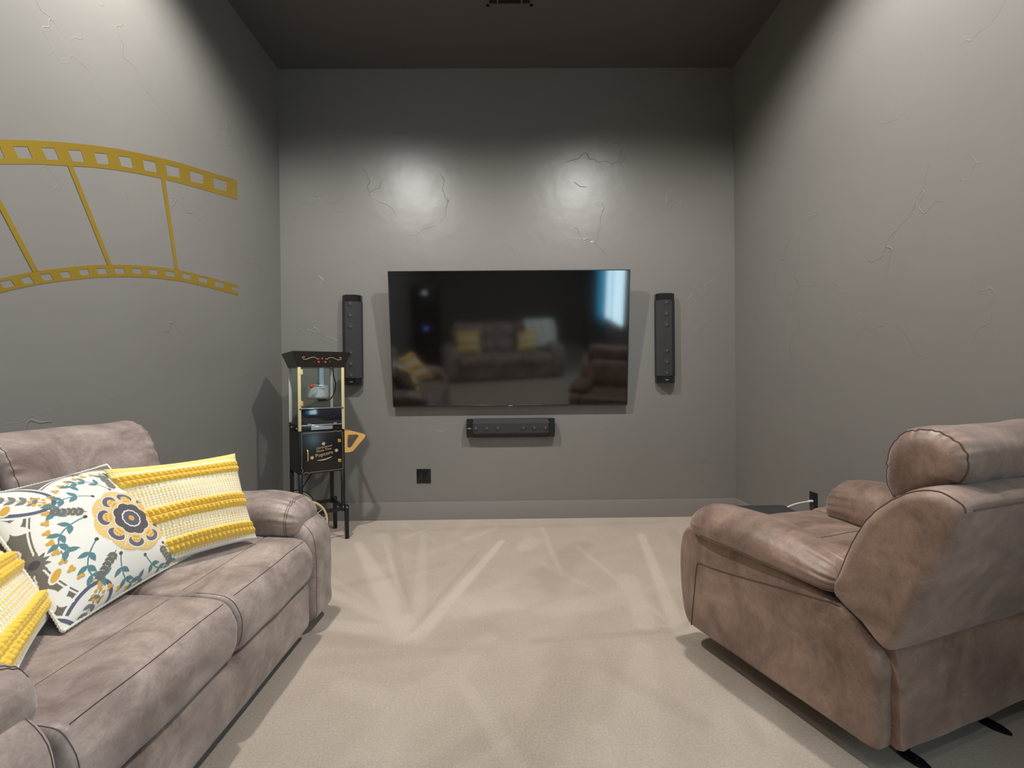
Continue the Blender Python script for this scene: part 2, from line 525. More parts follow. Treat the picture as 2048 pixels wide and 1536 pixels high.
# strokes on the carpet: from x,y to x,y, half width at each end, amount
STROKES = [
    (-.45, 2.10, -1.05, 3.30, .10, .035, .30), (-.40, 2.05, -.62, 3.45, .05, .03, .16), (-.40, 2.1, -1.25, 2.75, .06, .03, .22),
    (-.38, 2.15, -.05, 3.30, .05, .03, .34), (-.42, 2.1, -1.15, 2.25, .08, .05, .20), (-.5, 2.3, -.85, 3.5, .04, .03, -.14),
    (-.25, 2.35, .10, 2.45, .16, .14, .20), (.12, 2.50, .48, 3.2, .18, .10, -.16), (.10, 3.15, .16, 3.3, .07, .10, .16),
    (.20, 2.30, .62, 2.42, .10, .12, .14), (.75, 2.10, .95, 3.40, .05, .035, .30), (.80, 2.05, 1.65, 3.20, .06, .09, .26),
    (.62, 2.15, .66, 2.65, .07, .08, .22), (.78, 2.1, 1.3, 2.3, .05, .03, .14), (.1, 2.02, .75, 2.10, .03, .03, -.16),
    (-.75, 1.9, -.1, 1.98, .05, .05, -.10), (-.38, 1.55, -.10, 2.05, .12, .06, .12), (.00, 1.25, .25, 1.85, .12, .1, -.14),
    (.35, 1.35, .55, 1.95, .14, .06, .12), (-.5, 1.0, -.35, 1.7, .16, .08, .14), (.55, 1.0, .8, 1.6, .16, .12, .12),
    (.05, 0.8, .05, 1.3, .18, .14, -.08), (-.62, 1.75, -.3, 1.6, .05, .09, .12), (-1.0, 3.55, 1.2, 3.70, .05, .06, -.10),
    (-.75, 3.4, -.6, 3.6, .03, .03, .16), (-.30, 3.35, -.1, 3.6, .05, .03, .14), (.3, 2.7, .25, 3.6, .02, .03, .16),
    (1.0, 2.2, 1.2, 3.5, .03, .05, -.10), (-.44, 2.12, -.86, 3.3, .02, .02, .22), (-.44, 2.12, -.20, 3.1, .02, .015, -.12), (-.42, 2.1, -1.3, 3.0, .02, .02, .16),
    (.74, 2.12, .45, 3.2, .02, .02, .18), (.76, 2.1, 1.25, 3.0, .02, .03, .22), (.75, 2.1, 1.45, 2.7, .02, .02, -.12), (.70, 2.12, .2, 2.9, .015, .03, .12),
    (-.1, 2.5, .1, 2.62, .08, .10, .14), (.05, 1.3, -.25, 1.9, .04, .03, .12), (.5, .9, .28, 1.5, .05, .04, .12), (-.2, .9, -.45, 1.35, .05, .05, -.10), (-.9, 2.6, -.4, 2.9, .05, .05, -.10)]
struct(build_floor())

def skirting(name, poly_fn, a0, a1):
    prof = [(0, 0), (0.018, 0), (0.018, 0.138), (0.0165, 0.142), (0.0, 0.142)]
    V = [poly_fn(p, q, a) for a in (a0, a1) for p, q in prof]
    n = len(prof)
    F = [(i, (i + 1) % n, n + (i + 1) % n, n + i) for i in range(n)] + [tuple(range(n)), tuple(range(n, 2 * n))[::-1]]
    bm = bmesh.new(); bv = [bm.verts.new(v) for v in V]
    for f in F: bm.faces.new([bv[i] for i in f])
    return struct(from_bm(name, bm, M['trim']))
skirting('baseboard_back', lambda p, q, a: (a, YB - p, q), XL, XR)
skirting('baseboard_left', lambda p, q, a: (XL + p, a, q), YF, YB - 0.016)
skirting('baseboard_right', lambda p, q, a: (XR - p, a, q), YF, YB - 0.016)
skirting('baseboard_front', lambda p, q, a: (a, YF + p, q), XL + 0.016, XR - 0.016)

# window in the right wall (seen only in the reflection on the screen)
def pane_mat():
    m, nt, b = newmat('daylight_pane')
    b.inputs['Base Color'].default_value = (0.3, 0.5, 0.6, 1)
    b.inputs['Emission Color'].default_value = (0.60, 0.86, 1.0, 1)
    b.inputs['Emission Strength'].default_value = 7.0
    return m
M['pane'] = pane_mat()
bm = bmesh.new()
for a in ((WY0, WY0 + .05, WZ0, WZ1), (WY1 - .05, WY1, WZ0, WZ1), (WY0, WY1, WZ0, WZ0 + .05), (WY0, WY1, WZ1 - .05, WZ1), ((WY0 + WY1) / 2 - .02, (WY0 + WY1) / 2 + .02, WZ0, WZ1)):
    add_box(bm, XR + .03, XR + .08, a[0], a[1], a[2], a[3])
win = struct(from_bm('window_1', bm, M['white']))
box('pane', XR + .05, XR + .06, WY0 + .03, WY1 - .03, WZ0 + .03, WZ1 - .03, M['pane'], win)
# teal curtain hung beside the bright part of the window
def curtain(y0, y1, z0, z1, label):
    V = []; nu, nv = 90, 20
    for j in range(nv + 1):
        for i in range(nu + 1):
            t = i / nu; s = j / nv
            V.append((XR - .045 + .014 * math.sin(t * 2 * math.pi * 7 + .6 * math.sin(3 * s)) * (0.5 + 0.5 * (1 - s)), y0 + (y1 - y0) * t, z0 + (z1 - z0) * s))
    F = [(j * (nu + 1) + i, j * (nu + 1) + i + 1, (j + 1) * (nu + 1) + i + 1, (j + 1) * (nu + 1) + i) for j in range(nv) for i in range(nu)]
    mc, nt, b = newmat('teal_curtain')
    tr = N(nt, 'ShaderNodeBsdfTranslucent'); tr.inputs['Color'].default_value = (.0, .60, .75, 1)
    b.inputs['Base Color'].default_value = (.02, .20, .30, 1); b.inputs['Roughness'].default_value = .8
    ms = N(nt, 'ShaderNodeMixShader'); ms.inputs[0].default_value = .65
    L(nt, b.outputs[0], ms.inputs[1]); L(nt, tr.outputs[0], ms.inputs[2]); L(nt, ms.outputs[0], nt.nodes['Material Output'].inputs['Surface'])
    o = from_py('curtain', V, F, mc)
    md = o.modifiers.new('thickness', 'SOLIDIFY'); md.thickness = 0.003
    return tag(o, label, 'curtain')
curtain(-2.35, -1.35, 0.75, 2.32, 'teal curtain beside the window, mirrored at the right edge of the screen')

# recessed ceiling lamps
def recessed(x, y, w, half, label):
    t = thing('recessed_light', label, 'ceiling light', (x, y, ZC), 0, 'recessed lights in two rows on the ceiling')
    R0, R1 = 0.075, 0.095
    bm = bmesh.new(); n = 40
    prof = [(R1, 0.0), (R1, -0.004), (R1 - .006, -0.008), (R0, -0.006), (R0 - .004, -0.001)]
    rings = [[bm.verts.new((r * math.cos(2 * math.pi * k / n), r * math.sin(2 * math.pi * k / n), z)) for k in range(n)] for r, z in prof]
    for a, b in zip(rings, rings[1:]):
        for k in range(n): bm.faces.new((a[k], a[(k + 1) % n], b[(k + 1) % n], b[k]))
    from_bm('trim_ring', bm, M['white'], t)
    bm = bmesh.new()
    bmesh.ops.create_circle(bm, cap_ends=True, segments=n, radius=R0 - .003)
    for v in bm.verts: v.co.z = -0.002
    lens = from_bm('lens', bm, plain('lamp_lens', (1, 1, 1, 1), 0.4, emit=(1, .95, .88, 1), estr=6), t)
    ld = bpy.data.lights.new('lamp_light', 'SPOT')
    ld.energy = w; ld.spot_size = math.radians(2 * half); ld.spot_blend = 0.5; ld.shadow_soft_size = 0.055
    ld.color = LAMP_COL
    lo = bpy.data.objects.new('lamp_light', ld); COL.objects.link(lo); lo.parent = t
    lo.location = (0, 0, -0.03)
    return t
names = [
         'recessed ceiling light above the loveseat side of the room', 'recessed ceiling light above the recliner side of the room',
         'recessed ceiling light above the rear sofa, on the left', 'recessed ceiling light above the rear sofa, on the right']
for (x, y, w, h), nm in zip(LAMPS, names): recessed(x, y, w, h, nm)

# ceiling vent at the top edge of the frame
vt = thing('ceiling_vent', 'dark slotted air vent on the ceiling at the top centre of the photo', 'vent', (0.038, 3.075, ZC))
bm = bmesh.new()
for a in ((-.155, .155, -.13, -.11), (-.155, .155, .11, .13), (-.155, -.135, -.13, .13), (.135, .155, -.13, .13), (-.085, -.075, -.11, .11), (.075, .085, -.11, .11)):
    add_box(bm, a[0], a[1], a[2], a[3], -.010, 0)
from_bm('frame', bm, M['ceiling'], vt)
bm = bmesh.new()
for k in range(11): add_box(bm, -.135, .135, -.10 + k * .0195, -.092 + k * .0195, -.008, 0)
from_bm('louver', bm, M['blackmatte'], vt)
box('backing', -.135, .135, -.11, .11, -.002, -.0005, M['blackmatte'], vt)

# ------------------------------------------------------------------ film strip decal on the left wall
DEC = dict(
 tu=[[1.2,1.70],[1.35,1.79],[1.5,1.876],[1.62,1.94],[1.732,2.0],[1.86,2.061],[2.008,2.126],[2.122,2.172],[2.249,2.219],[2.382,2.263],[2.533,2.309],[2.703,2.357],[2.899,2.405],[3.062,2.446],[3.244,2.493]],
 tl=[[1.2,1.60],[1.35,1.695],[1.5,1.785],[1.62,1.85],[1.73,1.91],[1.858,1.969],[2.007,2.029],[2.12,2.074],[2.247,2.118],[2.38,2.159],[2.531,2.201],[2.701,2.242],[2.897,2.286],[3.059,2.321],[3.241,2.36]],
 th=[[[1.38,1.79],[1.43,1.817],[1.446,1.78],[1.396,1.752]],[[1.48,1.847],[1.53,1.875],[1.546,1.838],[1.496,1.81]],[[1.58,1.902],[1.63,1.926],[1.646,1.89],[1.597,1.864]],
  [[1.68,1.951],[1.731,1.975],[1.748,1.939],[1.699,1.914]],[[1.777,1.997],[1.831,2.022],[1.85,1.986],[1.798,1.962]],[[1.884,2.045],[1.938,2.07],[1.96,2.032],[1.907,2.008]],[[1.998,2.092],[2.058,2.118],[2.077,2.077],[2.019,2.053]],[[2.125,2.141],[2.192,2.168],[2.204,2.125],[2.139,2.099]],[[2.255,2.189],[2.329,2.216],[2.345,2.171],[2.273,2.148]],[[2.405,2.241],[2.49,2.267],[2.503,2.219],[2.419,2.193]],[[2.568,2.291],[2.669,2.319],[2.675,2.266],[2.58,2.237]],[[2.761,2.344],[2.878,2.373],[2.879,2.316],[2.768,2.285]],[[2.981,2.397],[3.119,2.433],[3.116,2.366],[2.987,2.335]]],
 bu=[[1.2,1.245],[1.35,1.325],[1.5,1.398],[1.62,1.452],[1.724,1.497],[1.786,1.525],[1.852,1.553],[1.93,1.581],[2.014,1.61],[2.102,1.638],[2.198,1.664],[2.304,1.689],[2.42,1.712],[2.549,1.734],[2.692,1.751],[2.936,1.768],[3.228,1.781]],
 bl=[[1.2,1.19],[1.35,1.27],[1.5,1.345],[1.62,1.4],[1.724,1.446],[1.788,1.474],[1.857,1.502],[1.929,1.528],[2.013,1.555],[2.101,1.582],[2.197,1.607],[2.303,1.631],[2.419,1.654],[2.548,1.673],[2.691,1.69],[2.934,1.703],[3.227,1.711]],
 bh=[[[1.38,1.326],[1.42,1.346],[1.44,1.328],[1.40,1.31]],[[1.465,1.367],[1.505,1.387],[1.525,1.368],[1.485,1.35]],[[1.55,1.408],[1.59,1.428],[1.61,1.408],[1.57,1.39]],[[1.635,1.45],[1.675,1.468],[1.695,1.449],[1.655,1.43]],
  [[1.723,1.486],[1.762,1.502],[1.778,1.482],[1.738,1.465]],[[1.796,1.515],[1.832,1.531],[1.849,1.509],[1.813,1.495]],[[1.87,1.544],[1.911,1.559],[1.928,1.537],[1.888,1.524]],[[1.953,1.574],[1.993,1.587],[2.008,1.565],[1.967,1.552]],[[2.037,1.603],[2.083,1.617],[2.096,1.594],[2.052,1.581]],[[2.126,1.629],[2.176,1.643],[2.187,1.619],[2.137,1.606]],[[2.221,1.654],[2.276,1.668],[2.287,1.642],[2.233,1.63]],[[2.324,1.678],[2.383,1.69],[2.395,1.666],[2.336,1.654]],[[2.433,1.699],[2.495,1.711],[2.503,1.685],[2.444,1.674]],[[2.551,1.719],[2.619,1.729],[2.628,1.702],[2.561,1.692]],[[2.679,1.736],[2.753,1.745],[2.759,1.715],[2.691,1.708]],[[2.822,1.749],[2.906,1.757],[2.909,1.725],[2.832,1.718]],[[2.982,1.756],[3.077,1.763],[3.078,1.73],[2.989,1.723]],[[3.163,1.762],[3.24,1.765],[3.24,1.734],[3.164,1.734]]],
 dv=[[[1.36,1.70],[1.378,1.712],[1.575,1.435],[1.556,1.426]],[[1.655,1.872],[1.673,1.88],[1.865,1.556],[1.844,1.549]],[[1.995,2.025],[2.018,2.035],[2.209,1.666],[2.186,1.661]],[[2.531,2.201],[2.561,2.212],[2.654,1.747],[2.629,1.744]]])
def decal():
    t = thing('film_strip_decal', 'gold film strip decal curving across the left wall above the loveseat', 'wall decal', (XL, 2.2, 1.6))
    def band(name, U, Lw, H):
        fu = lambda y: float(np.interp(y, [p[0] for p in U], [p[1] for p in U]))
        fl = lambda y: float(np.interp(y, [p[0] for p in Lw], [p[1] for p in Lw]))
        bm = bmesh.new()
        def face(poly):
            vs = [bm.verts.new((0.0012, y - 2.2, z - 1.6)) for y, z in poly]
            bm.faces.new(vs)
        def top(a, b, k=4): return [(y, fu(y)) for y in np.linspace(a, b, k)]
        def bot(a, b, k=4): return [(y, fl(y)) for y in np.linspace(a, b, k)]
        first, last = U[0][0], U[-1][0]
        h = H[0]
        face(top(first, h[0][0]) + [h[0], h[3]] + bot(h[3][0], first))
        for i, h in enumerate(H):
            TL, TR, BR, BL = h
            face(top(TL[0], TR[0]) + [TR, TL])
            face([BL, BR] + bot(BR[0], BL[0]))
            if i + 1 < len(H):
                g = H[i + 1]
                face(top(TR[0], g[0][0]) + [g[0], g[3]] + bot(g[3][0], BR[0]) + [BR, TR])
            elif TR[0] < last - .02:
                face(top(TR[0], last) + bot(last, BR[0]) + [BR, TR])
        bmesh.ops.remove_doubles(bm, verts=bm.verts[:], dist=1e-5)
        o = from_bm(name, bm, M['golddecal'], t, False)
        md = o.modifiers.new('thickness', 'SOLIDIFY'); md.thickness = 0.0008
        return o
    band('upper_perforation_band', DEC['tu'], DEC['tl'], DEC['th'])
    band('lower_perforation_band', DEC['bu'], DEC['bl'], DEC['bh'])
    for q in DEC['dv']:
        bm = bmesh.new()
        bm.faces.new([bm.verts.new((0.0012, y - 2.2, z - 1.6)) for y, z in q])
        o = from_bm('frame_divider', bm, M['golddecal'], t, False)
        md = o.modifiers.new('thickness', 'SOLIDIFY'); md.thickness = 0.0008
decal()

# ------------------------------------------------------------------ television
def television():
    W, H = 1.872, 1.062
    t = thing('television', 'very large flat black television mounted on the back wall and tilted down', 'television', (0.022, 3.80, 0.914))
    tilt = math.radians(7.0)
    def xf(o):
        o.rotation_euler = (tilt, 0, 0); return o
    xf(box('housing', -W / 2, W / 2, 0.0, 0.028, 0, H, M['blackmatte'], t, 0.003))
    bm = bmesh.new(); f = 0.007
    for a in ((-W / 2, -W / 2 + f, 0, H), (W / 2 - f, W / 2, 0, H), (-W / 2, W / 2, 0, f + .004), (-W / 2, W / 2, H - f, H)):
        add_box(bm, a[0], a[1], -.006, 0.004, a[2], a[3], 0.0012, 1)
    xf(plabel(from_bm('bezel', bm, plain('bezel_metal', srgb(70, 70, 72), 0.3, metal=0.8), t), 'thin dark metal bezel'))
    xf(plabel(box('screen', -W / 2 + .006, W / 2 - .006, -.003, 0.001, .010, H - .006, M['screen'], t), 'glossy dark screen'))
    xf(plabel(box('maker_badge', -.016, .016, -.0075, -.005, .001, .008, M['silver'], t, .001), 'tiny silver badge'))
    # wall bracket behind the panel
    bm = bmesh.new()
    add_box(bm, -.35, .35, .036, .049, .30, .42, .002)
    for x in (-.25, .25): add_prism(bm, [(.045, .20), (.045, .72), (-.045, .72), (-.008, .40), (.012, .20)], x - .015, x + .015, 'yz')
    from_bm('wall_bracket', bm, M['black'], t)
television()

# ------------------------------------------------------------------ speakers
def speaker(name, label, loc, length, vertical, n_side):
    """on-wall speaker, octagonal front; built upright with its back at y=0, front toward -y"""
    t = thing(name, label, 'speaker', loc, 0, None)
    w, d = 0.147, 0.078
    hw = w / 2
    pr = [(-hw, 0), (-hw, -.045), (-hw + .035, -d), (hw - .035, -d), (hw, -.045), (hw, 0)]
    inner = [(a * 1.03, b - (.003 if b < -.01 else 0)) for a, b in pr]
    cap = 0.052
    R = Matrix.Identity(4) if vertical else Matrix.Rotation(math.radians(-90), 4, 'Y')
    C0 = Matrix.Translation((0, 0, 0)) if vertical else Matrix.Translation((-length / 2, 0, w / 2)) @ Matrix.Rotation(math.radians(90), 4, 'Y')
    def fin(bm):
        bmesh.ops.transform(bm, matrix=C0, verts=bm.verts[:]); return bm
    for k, (z0, z1, nm) in enumerate(((0, cap, 'end_cap'), (length - cap, length, 'end_cap'))):
        bm = bmesh.new(); add_prism(bm, pr, z0, z1, 'xy')
        bmesh.ops.bevel(bm, geom=bm.edges[:], offset=.0025, segments=2, affect='EDGES')
        plabel(from_bm(nm, fin(bm), M['blackgloss'], t), 'glossy black end cap')
    bm = bmesh.new(); add_prism(bm, inner, cap + .001, length - cap - .001, 'xy')
    bmesh.ops.bevel(bm, geom=bm.edges[:], offset=.003, segments=2, affect='EDGES')
    plabel(from_bm('grille', fin(bm), M['grille'], t), 'dark cloth grille')
    span = length - 2 * cap
    zs = [cap + span * (.5 + s * (.17 + .145 * k)) for s in (-1, 1) for k in range(3)]
    for z in sorted(zs):
        bm = bmesh.new()
        # shallow dome glinting behind the cloth
        for (r0, h) in ((.026, .0015), ):
            res = bmesh.ops.create_cone(bm, cap_ends=True, segments=24, radius1=r0, radius2=.021, depth=.003)
            bmesh.ops.rotate(bm, verts=bm.verts[:], cent=(0, 0, 0), matrix=Matrix.Rotation(math.radians(90), 3, 'X'))
            bmesh.ops.translate(bm, verts=bm.verts[:], vec=(0, -d - .0035, z))
        wf = from_bm('driver', fin(bm), M['grille'], t)
        bm = bmesh.new()
        bmesh.ops.create_uvsphere(bm, u_segments=14, v_segments=8, radius=.0075)
        bmesh.ops.scale(bm, verts=bm.verts[:], vec=(1, .5, 1))
        bmesh.ops.translate(bm, verts=bm.verts[:], vec=(0, -d - .005, z))
        plabel(from_bm('dust_cap', fin(bm), M['copper'], wf), 'dull copper dust cap')
    bz = cap * .45
    bm = bmesh.new()
    if vertical: add_box(bm, -.014, .014, -d - .002, -d + .001, bz - .004, bz + .004, .001, 1)
    else: add_box(bm, -.004, .004, -d - .002, -d + .001, bz - .014, bz + .014, .001, 1)
    plabel(from_bm('badge', fin(bm), M['silver'], t), 'small silver badge')
    bm = bmesh.new(); add_box(bm, -.04, .04, -.001, .0, length * .3, length * .7)
    return t
speaker('wall_speaker', 'tall narrow black wall speaker left of the television, behind the popcorn cart', (-1.238, YB, 1.095), .715, True, 3)
speaker('wall_speaker', 'tall narrow black wall speaker right of the television', (1.272, YB, 1.088), .715, True, 3)
speaker('centre_speaker', 'wide black speaker bar mounted on the wall under the television', (0.022, YB, .665), .705, False, 3)

# ------------------------------------------------------------------ outlets, cord, subwoofer
def outlet(gangs, label, loc, rz):
    t = thing('wall_outlet', label, 'outlet', loc, rz)
    w = .07 if gangs == 1 else .114
    box('cover_plate', -w / 2, w / 2, -.006, 0, -.0575, .0575, M['black'], t, .002)
    for g in range(gangs):
        cx = 0 if gangs == 1 else (-.028 + .056 * g - .0)
        r = box('receptacle', cx - .0165, cx + .0165, -.0085, -.005, -.033, .033, plain('receptacle_black', srgb(30, 29, 29), .25), t, .003)
        for zz in (-.017, .017):
            bm = bmesh.new()
            add_box(bm, cx - .008, cx - .006, -.0092, -.008, zz - .004, zz + .004)
            add_box(bm, cx + .006, cx + .008, -.0092, -.008, zz - .004, zz + .004)
            add_box(bm, cx - .002, cx + .002, -.0092, -.008, zz - .010, zz - .006)
            from_bm('socket_slot', bm, M['blackmatte'], r)
    return t
outlet(2, 'black two-gang wall outlet low on the back wall below the television', (-.685, YB, .352), 0)
outlet(1, 'dark single wall plate low on the right wall beside the recliner', (XR, 2.865, .362), math.radians(-90))
cord = smooth_open([(XR - .008, 2.865, .365), (XR - .03, 2.862, .364), (XR - .07, 2.86, .360), (XR - .14, 2.845, .350), (XR - .20, 2.82, .332), (XR - .24, 2.79, .28), (XR - .25, 2.775, .15), (XR - .24, 2.775, .06), (XR - .20, 2.79, .008), (XR - .05, 2.83, .006), (XR - .03, 3.1, .006)], 8)
ct = thing('power_cord', 'white cord plugged into the plate on the right wall', 'cord', (XR - .008, 2.865, .365))
o = tube('cable', [Vector(p) - Vector((XR - .008, 2.865, .365)) for p in cord], .0045, M['white'], ct)
tube('plug', [Vector((-.001, 0, 0)), Vector((-.028, -.001, -.001))], .008, M['white'], ct, 12)
def subwoofer():
    t = thing('subwoofer', 'low black box-shaped subwoofer on the carpet between the recliner and the right wall', 'subwoofer', (1.40, 2.585, 0))
    bm = bmesh.new(); add_box(bm, -.19, .19, -.15, .15, .025, .365, .006, 3)
    from_bm('cabinet', bm, plain('sub_cabinet', srgb(34, 36, 39), .4), t)
    box('top_panel', -.192, .192, -.152, .152, .366, .380, plain('sub_top', srgb(48, 51, 54), .32), t, .006, 3)
    box('front_grille', -.175, .175, -.166, -.1505, .05, .35, M['grille'], t, .006)
    for sx in (-1, 1):
        for sy in (-1, 1):
            bm = bmesh.new(); bmesh.ops.create_cone(bm, cap_ends=True, segments=20, radius1=.016, radius2=.02, depth=.025)
            bmesh.ops.translate(bm, verts=bm.verts[:], vec=(sx * .15, sy * .11, .0125))
            from_bm('foot', bm, M['blackmatte'], t)
subwoofer()

# ------------------------------------------------------------------ popcorn cart
def text_mesh(name, body, size, mat, parent, loc, rotx=90, rotz=0, shear=0.0, yrot=0.0, thick=.0006, space=1.0):
    cu = bpy.data.curves.new(name, 'FONT')
    cu.body = body; cu.size = size; cu.extrude = thick; cu.align_x = 'CENTER'; cu.align_y = 'CENTER'; cu.shear = shear
    cu.space_character = space; cu.resolution_u = 4
    tmp = bpy.data.objects.new(name + '_tmp', cu)
    COL.objects.link(tmp)
    dg = bpy.context.evaluated_depsgraph_get()
    me = bpy.data.meshes.new_from_object(tmp.evaluated_get(dg))
    bpy.data.objects.remove(tmp)
    me.transform(Matrix.Translation(loc) @ Matrix.Rotation(yrot, 4, 'Y') @ Matrix.Rotation(math.radians(rotx), 4, 'X'))
    return mesh_obj(name, me, mat, parent, False)

def wheel_geo(c, R, r, n=48, seg=10):
    return [(c[0] + R * math.cos(2 * math.pi * k / n), c[1], c[2] + R * math.sin(2 * math.pi * k / n)) for k in range(n)]

def popcorn_cart():
    # local x runs along the front face, y to the back, origin under the front left corner
    t = thing('popcorn_cart', 'black and gold old-time popcorn cart standing in the left corner of the room', 'popcorn machine', (-1.412, 3.214, 0), math.radians(35))
    W, D = .305, .315
    K = M['black']
    # storage cabinet
    bm = bmesh.new()
    add_box(bm, 0, W, 0, D, .49, .783, .003)
    cab = from_bm('cabinet', bm, K, t)
    door = box('cabinet_door', .022, W - .022, -.006, .001, .508, .765, K, t, .002)
    hd = smooth_open([(.052, -.008, .582), (.052, -.022, .590), (.052, -.026, .620), (.052, -.022, .650), (.052, -.008, .658)], 6)
    plabel(tube('handle', hd, .0055, M['brass'], door, 10), 'brass pull handle')
    for z in (.565, .705):
        bm = bmesh.new(); add_box(bm, W - .050, W - .028, -.009, -.0055, z - .011, z + .011, .001, 1)
        h = plabel(from_bm('hinge', bm, M['brass'], door), 'brass door hinge')
    # printed border with scrolled corners
    x0, x1, z0, z1, y = .018, W - .016, .503, .772, -.0072
    P = []
    P.append([(x0, y, z0 + .045), (x0, y, z1), (x1 - .055, y, z1)])
    P.append([(x1, y, z1 - .05), (x1, y, z0), (x0 + .055, y, z0)])
    P.append(smooth_open([(x1 - .055, y, z1), (x1 - .045, y, z1 + .004), (x1 - .030, y, z1 - .002), (x1 - .014, y, z1 + .001), (x1 - .008, y, z1 - .006)], 6))
    P.append(smooth_open([(x1, y, z1 - .05), (x1 + .003, y, z1 - .040), (x1 - .004, y, z1 - .028), (x1 + .001, y, z1 - .014), (x1 - .004, y, z1 - .008)], 6))
    P.append(smooth_open([(x0 + .055, y, z0), (x0 + .045, y, z0 - .004), (x0 + .03, y, z0 + .002), (x0 + .014, y, z0 - .001), (x0 + .004, y, z0 - .004)], 6))
    P.append(smooth_open([(x0, y, z0 + .045), (x0 - .003, y, z0 + .036), (x0 + .005, y, z0 + .022), (x0 + .004, y, z0 + .010), (x0 - .003, y, z0 + .006)], 6))
    plabel(tube('border_line', P, .0010, M['goldprint'], t, 5), 'thin gold printed border')
    tl = math.radians(-9)
    yy = -.0072; cx, cz = .163, .628
    text_mesh('script_lettering', 'Old Fashioned', .018, M['goldprint'], door, (cx - .002, yy, cz + .040), shear=.4, yrot=tl)
    text_mesh('movie_lettering', 'Movie Time', .021, M['goldprint'], door, (cx - .002, yy, cz + .020), yrot=tl, thick=.0008)
    text_mesh('popcorn_lettering', 'Popcorn', .034, M['goldprint'], door, (cx, yy, cz - .008), yrot=tl, thick=.0010, space=1.02)
    def motif(name, discs, petals=5):
        bm = bmesh.new()
        allv = []
        for px, pz, r in discs:
            vs = [bm.verts.new((px + r * (1 + .18 * math.cos(petals * a)) * math.cos(a), yy - .0004, pz + r * (1 + .18 * math.cos(petals * a)) * math.sin(a))) for a in [2 * math.pi * k / 28 for k in range(28)]]
            bm.faces.new(vs)
        o = from_bm(name, bm, M['goldprint'], door, False)
        md = o.modifiers.new('thickness', 'SOLIDIFY'); md.thickness = .0008
    motif('kernel_emblem', [(cx - .080, cz - .026, .011)]); motif('kernel_emblem', [(cx + .082, cz + .010, .011)])
    motif('popcorn_emblem', [(cx - .004, cz + .064, .011)], 6)
    pth = [(cx + .058 * math.sin(a) + .002, yy - .0004, cz - .030 - .016 * math.cos(a) + .010 * math.sin(a)) for a in np.linspace(-1, 1, 15)]
    vs, fs = tube_geo(pth, [.0012 + .003 * math.sin(math.pi * k / 14) for k in range(15)], 6)
    from_py('underline_flourish', vs, fs, M['goldprint'], door)
    # machine base, posts, roof
    bm = bmesh.new()
    add_box(bm, .0, W - .0, .0, D, .786, .828, .003)
    base = from_bm('machine_base', bm, K, t)
    gp = .017
    for (x, y, m, nm) in ((0, -.002, 'gold', 'gold corner post'), (W - gp, -.002, 'gold', 'gold corner post'), (0, D - gp, 'white', 'pale corner post'), (W - gp, D - gp, 'white', 'pale corner post')):
        z0 = .786 if y < 0.1 else .83
        plabel(box('corner_post', x - .001, x + gp + .001, y, y + gp, z0, 1.222, M[m], t, .001), nm)
    # glass panes
    plabel(box('side_pane', .004, .007, gp, D - gp, .828, 1.222, M['glass'], t), 'clear side glass')
    plabel(box('side_pane', W - .007, W - .004, gp, D - gp, .828, 1.222, M['glass'], t), 'clear side glass')
    plabel(box('back_pane', gp, W - gp, D - .007, D - .004, .828, 1.222, M['glass'], t), 'clear back glass')
    fd = plabel(box('front_door_glass', gp, W - gp, .004, .007, .945, 1.222, M['glass'], t), 'clear upper front door')
    for z in (1.188, .975):
        bm = bmesh.new(); add_box(bm, gp - .006, gp + .014, -.0045, .004, z - .017, z + .017, .001, 1)
        add_box(bm, gp + .003, gp + .006, -.008, -.004, z - .017, z + .017, .001, 1)
        from_bm('brass_hinge', bm, M['brass'], fd)
    fl = plabel(box('lower_flap', gp + .002, W - gp - .002, .002, .008, .835, .938, M['glassdark'], t, .001), 'dark lower flap')
    bm = bmesh.new()
    add_box(bm, .010, W - .010, -.003, .004, .936, .941, .001, 1)
    from_bm('flap_rail', bm, M['silver'], fl)
    for x in (.012, W - .012):
        bm = bmesh.new(); bmesh.ops.create_uvsphere(bm, u_segments=12, v_segments=8, radius=.005)
        bmesh.ops.translate(bm, verts=bm.verts[:], vec=(x, -.004, .936)); from_bm('pivot_knob', bm, K, fl)
    bm = bmesh.new()
    add_box(bm, gp, W - gp, -.003, .02, .819, .827, .001, 1)
    for x in (.07, .24): add_box(bm, x - .012, x + .012, -.006, .0, .826, .834, .001, 1)
    plabel(from_bm('serving_ledge', bm, M['silver'], t), 'bright metal ledge')
    bm = bmesh.new(); add_box(bm, .078, .222, -.010, -.001, .790, .816, .002, 1)
    plabel(from_bm('crumb_tray', bm, M['silver'], t), 'bright metal crumb tray')
    # flared roof
    bm = bmesh.new()
    z0, z1, f = 1.222, 1.325, .040
    a = [bm.verts.new(v) for v in ((-.002, -.004, z0), (W + .002, -.004, z0), (W + .002, D + .002, z0), (-.002, D + .002, z0))]
    b = [bm.verts.new(v) for v in ((-f, -f, z1), (W + f, -f, z1), (W + f, D + f, z1), (-f, D + f, z1))]
    bm.faces.new(a); bm.faces.new(b)
    for k in range(4): bm.faces.new((a[k], a[(k + 1) % 4], b[(k + 1) % 4], b[k]))
    bmesh.ops.bevel(bm, geom=bm.edges[:], offset=.003, segments=2, affect='EDGES')
    roof = from_bm('roof', bm, K, t)
    bm = bmesh.new(); add_box(bm, -f + .004, W + f - .004, -f + .004, D + f - .004, z1 - .002, z1 + .004, .001, 1)
    from_bm('roof_lid', bm, M['blackgloss'], roof)
    def onface(x, z, off=.0015):    # point on the leaning front face of the roof
        s = (z - z0) / (z1 - z0)
        return (x, -.004 - (f - .004) * s - off, z)
    P = []
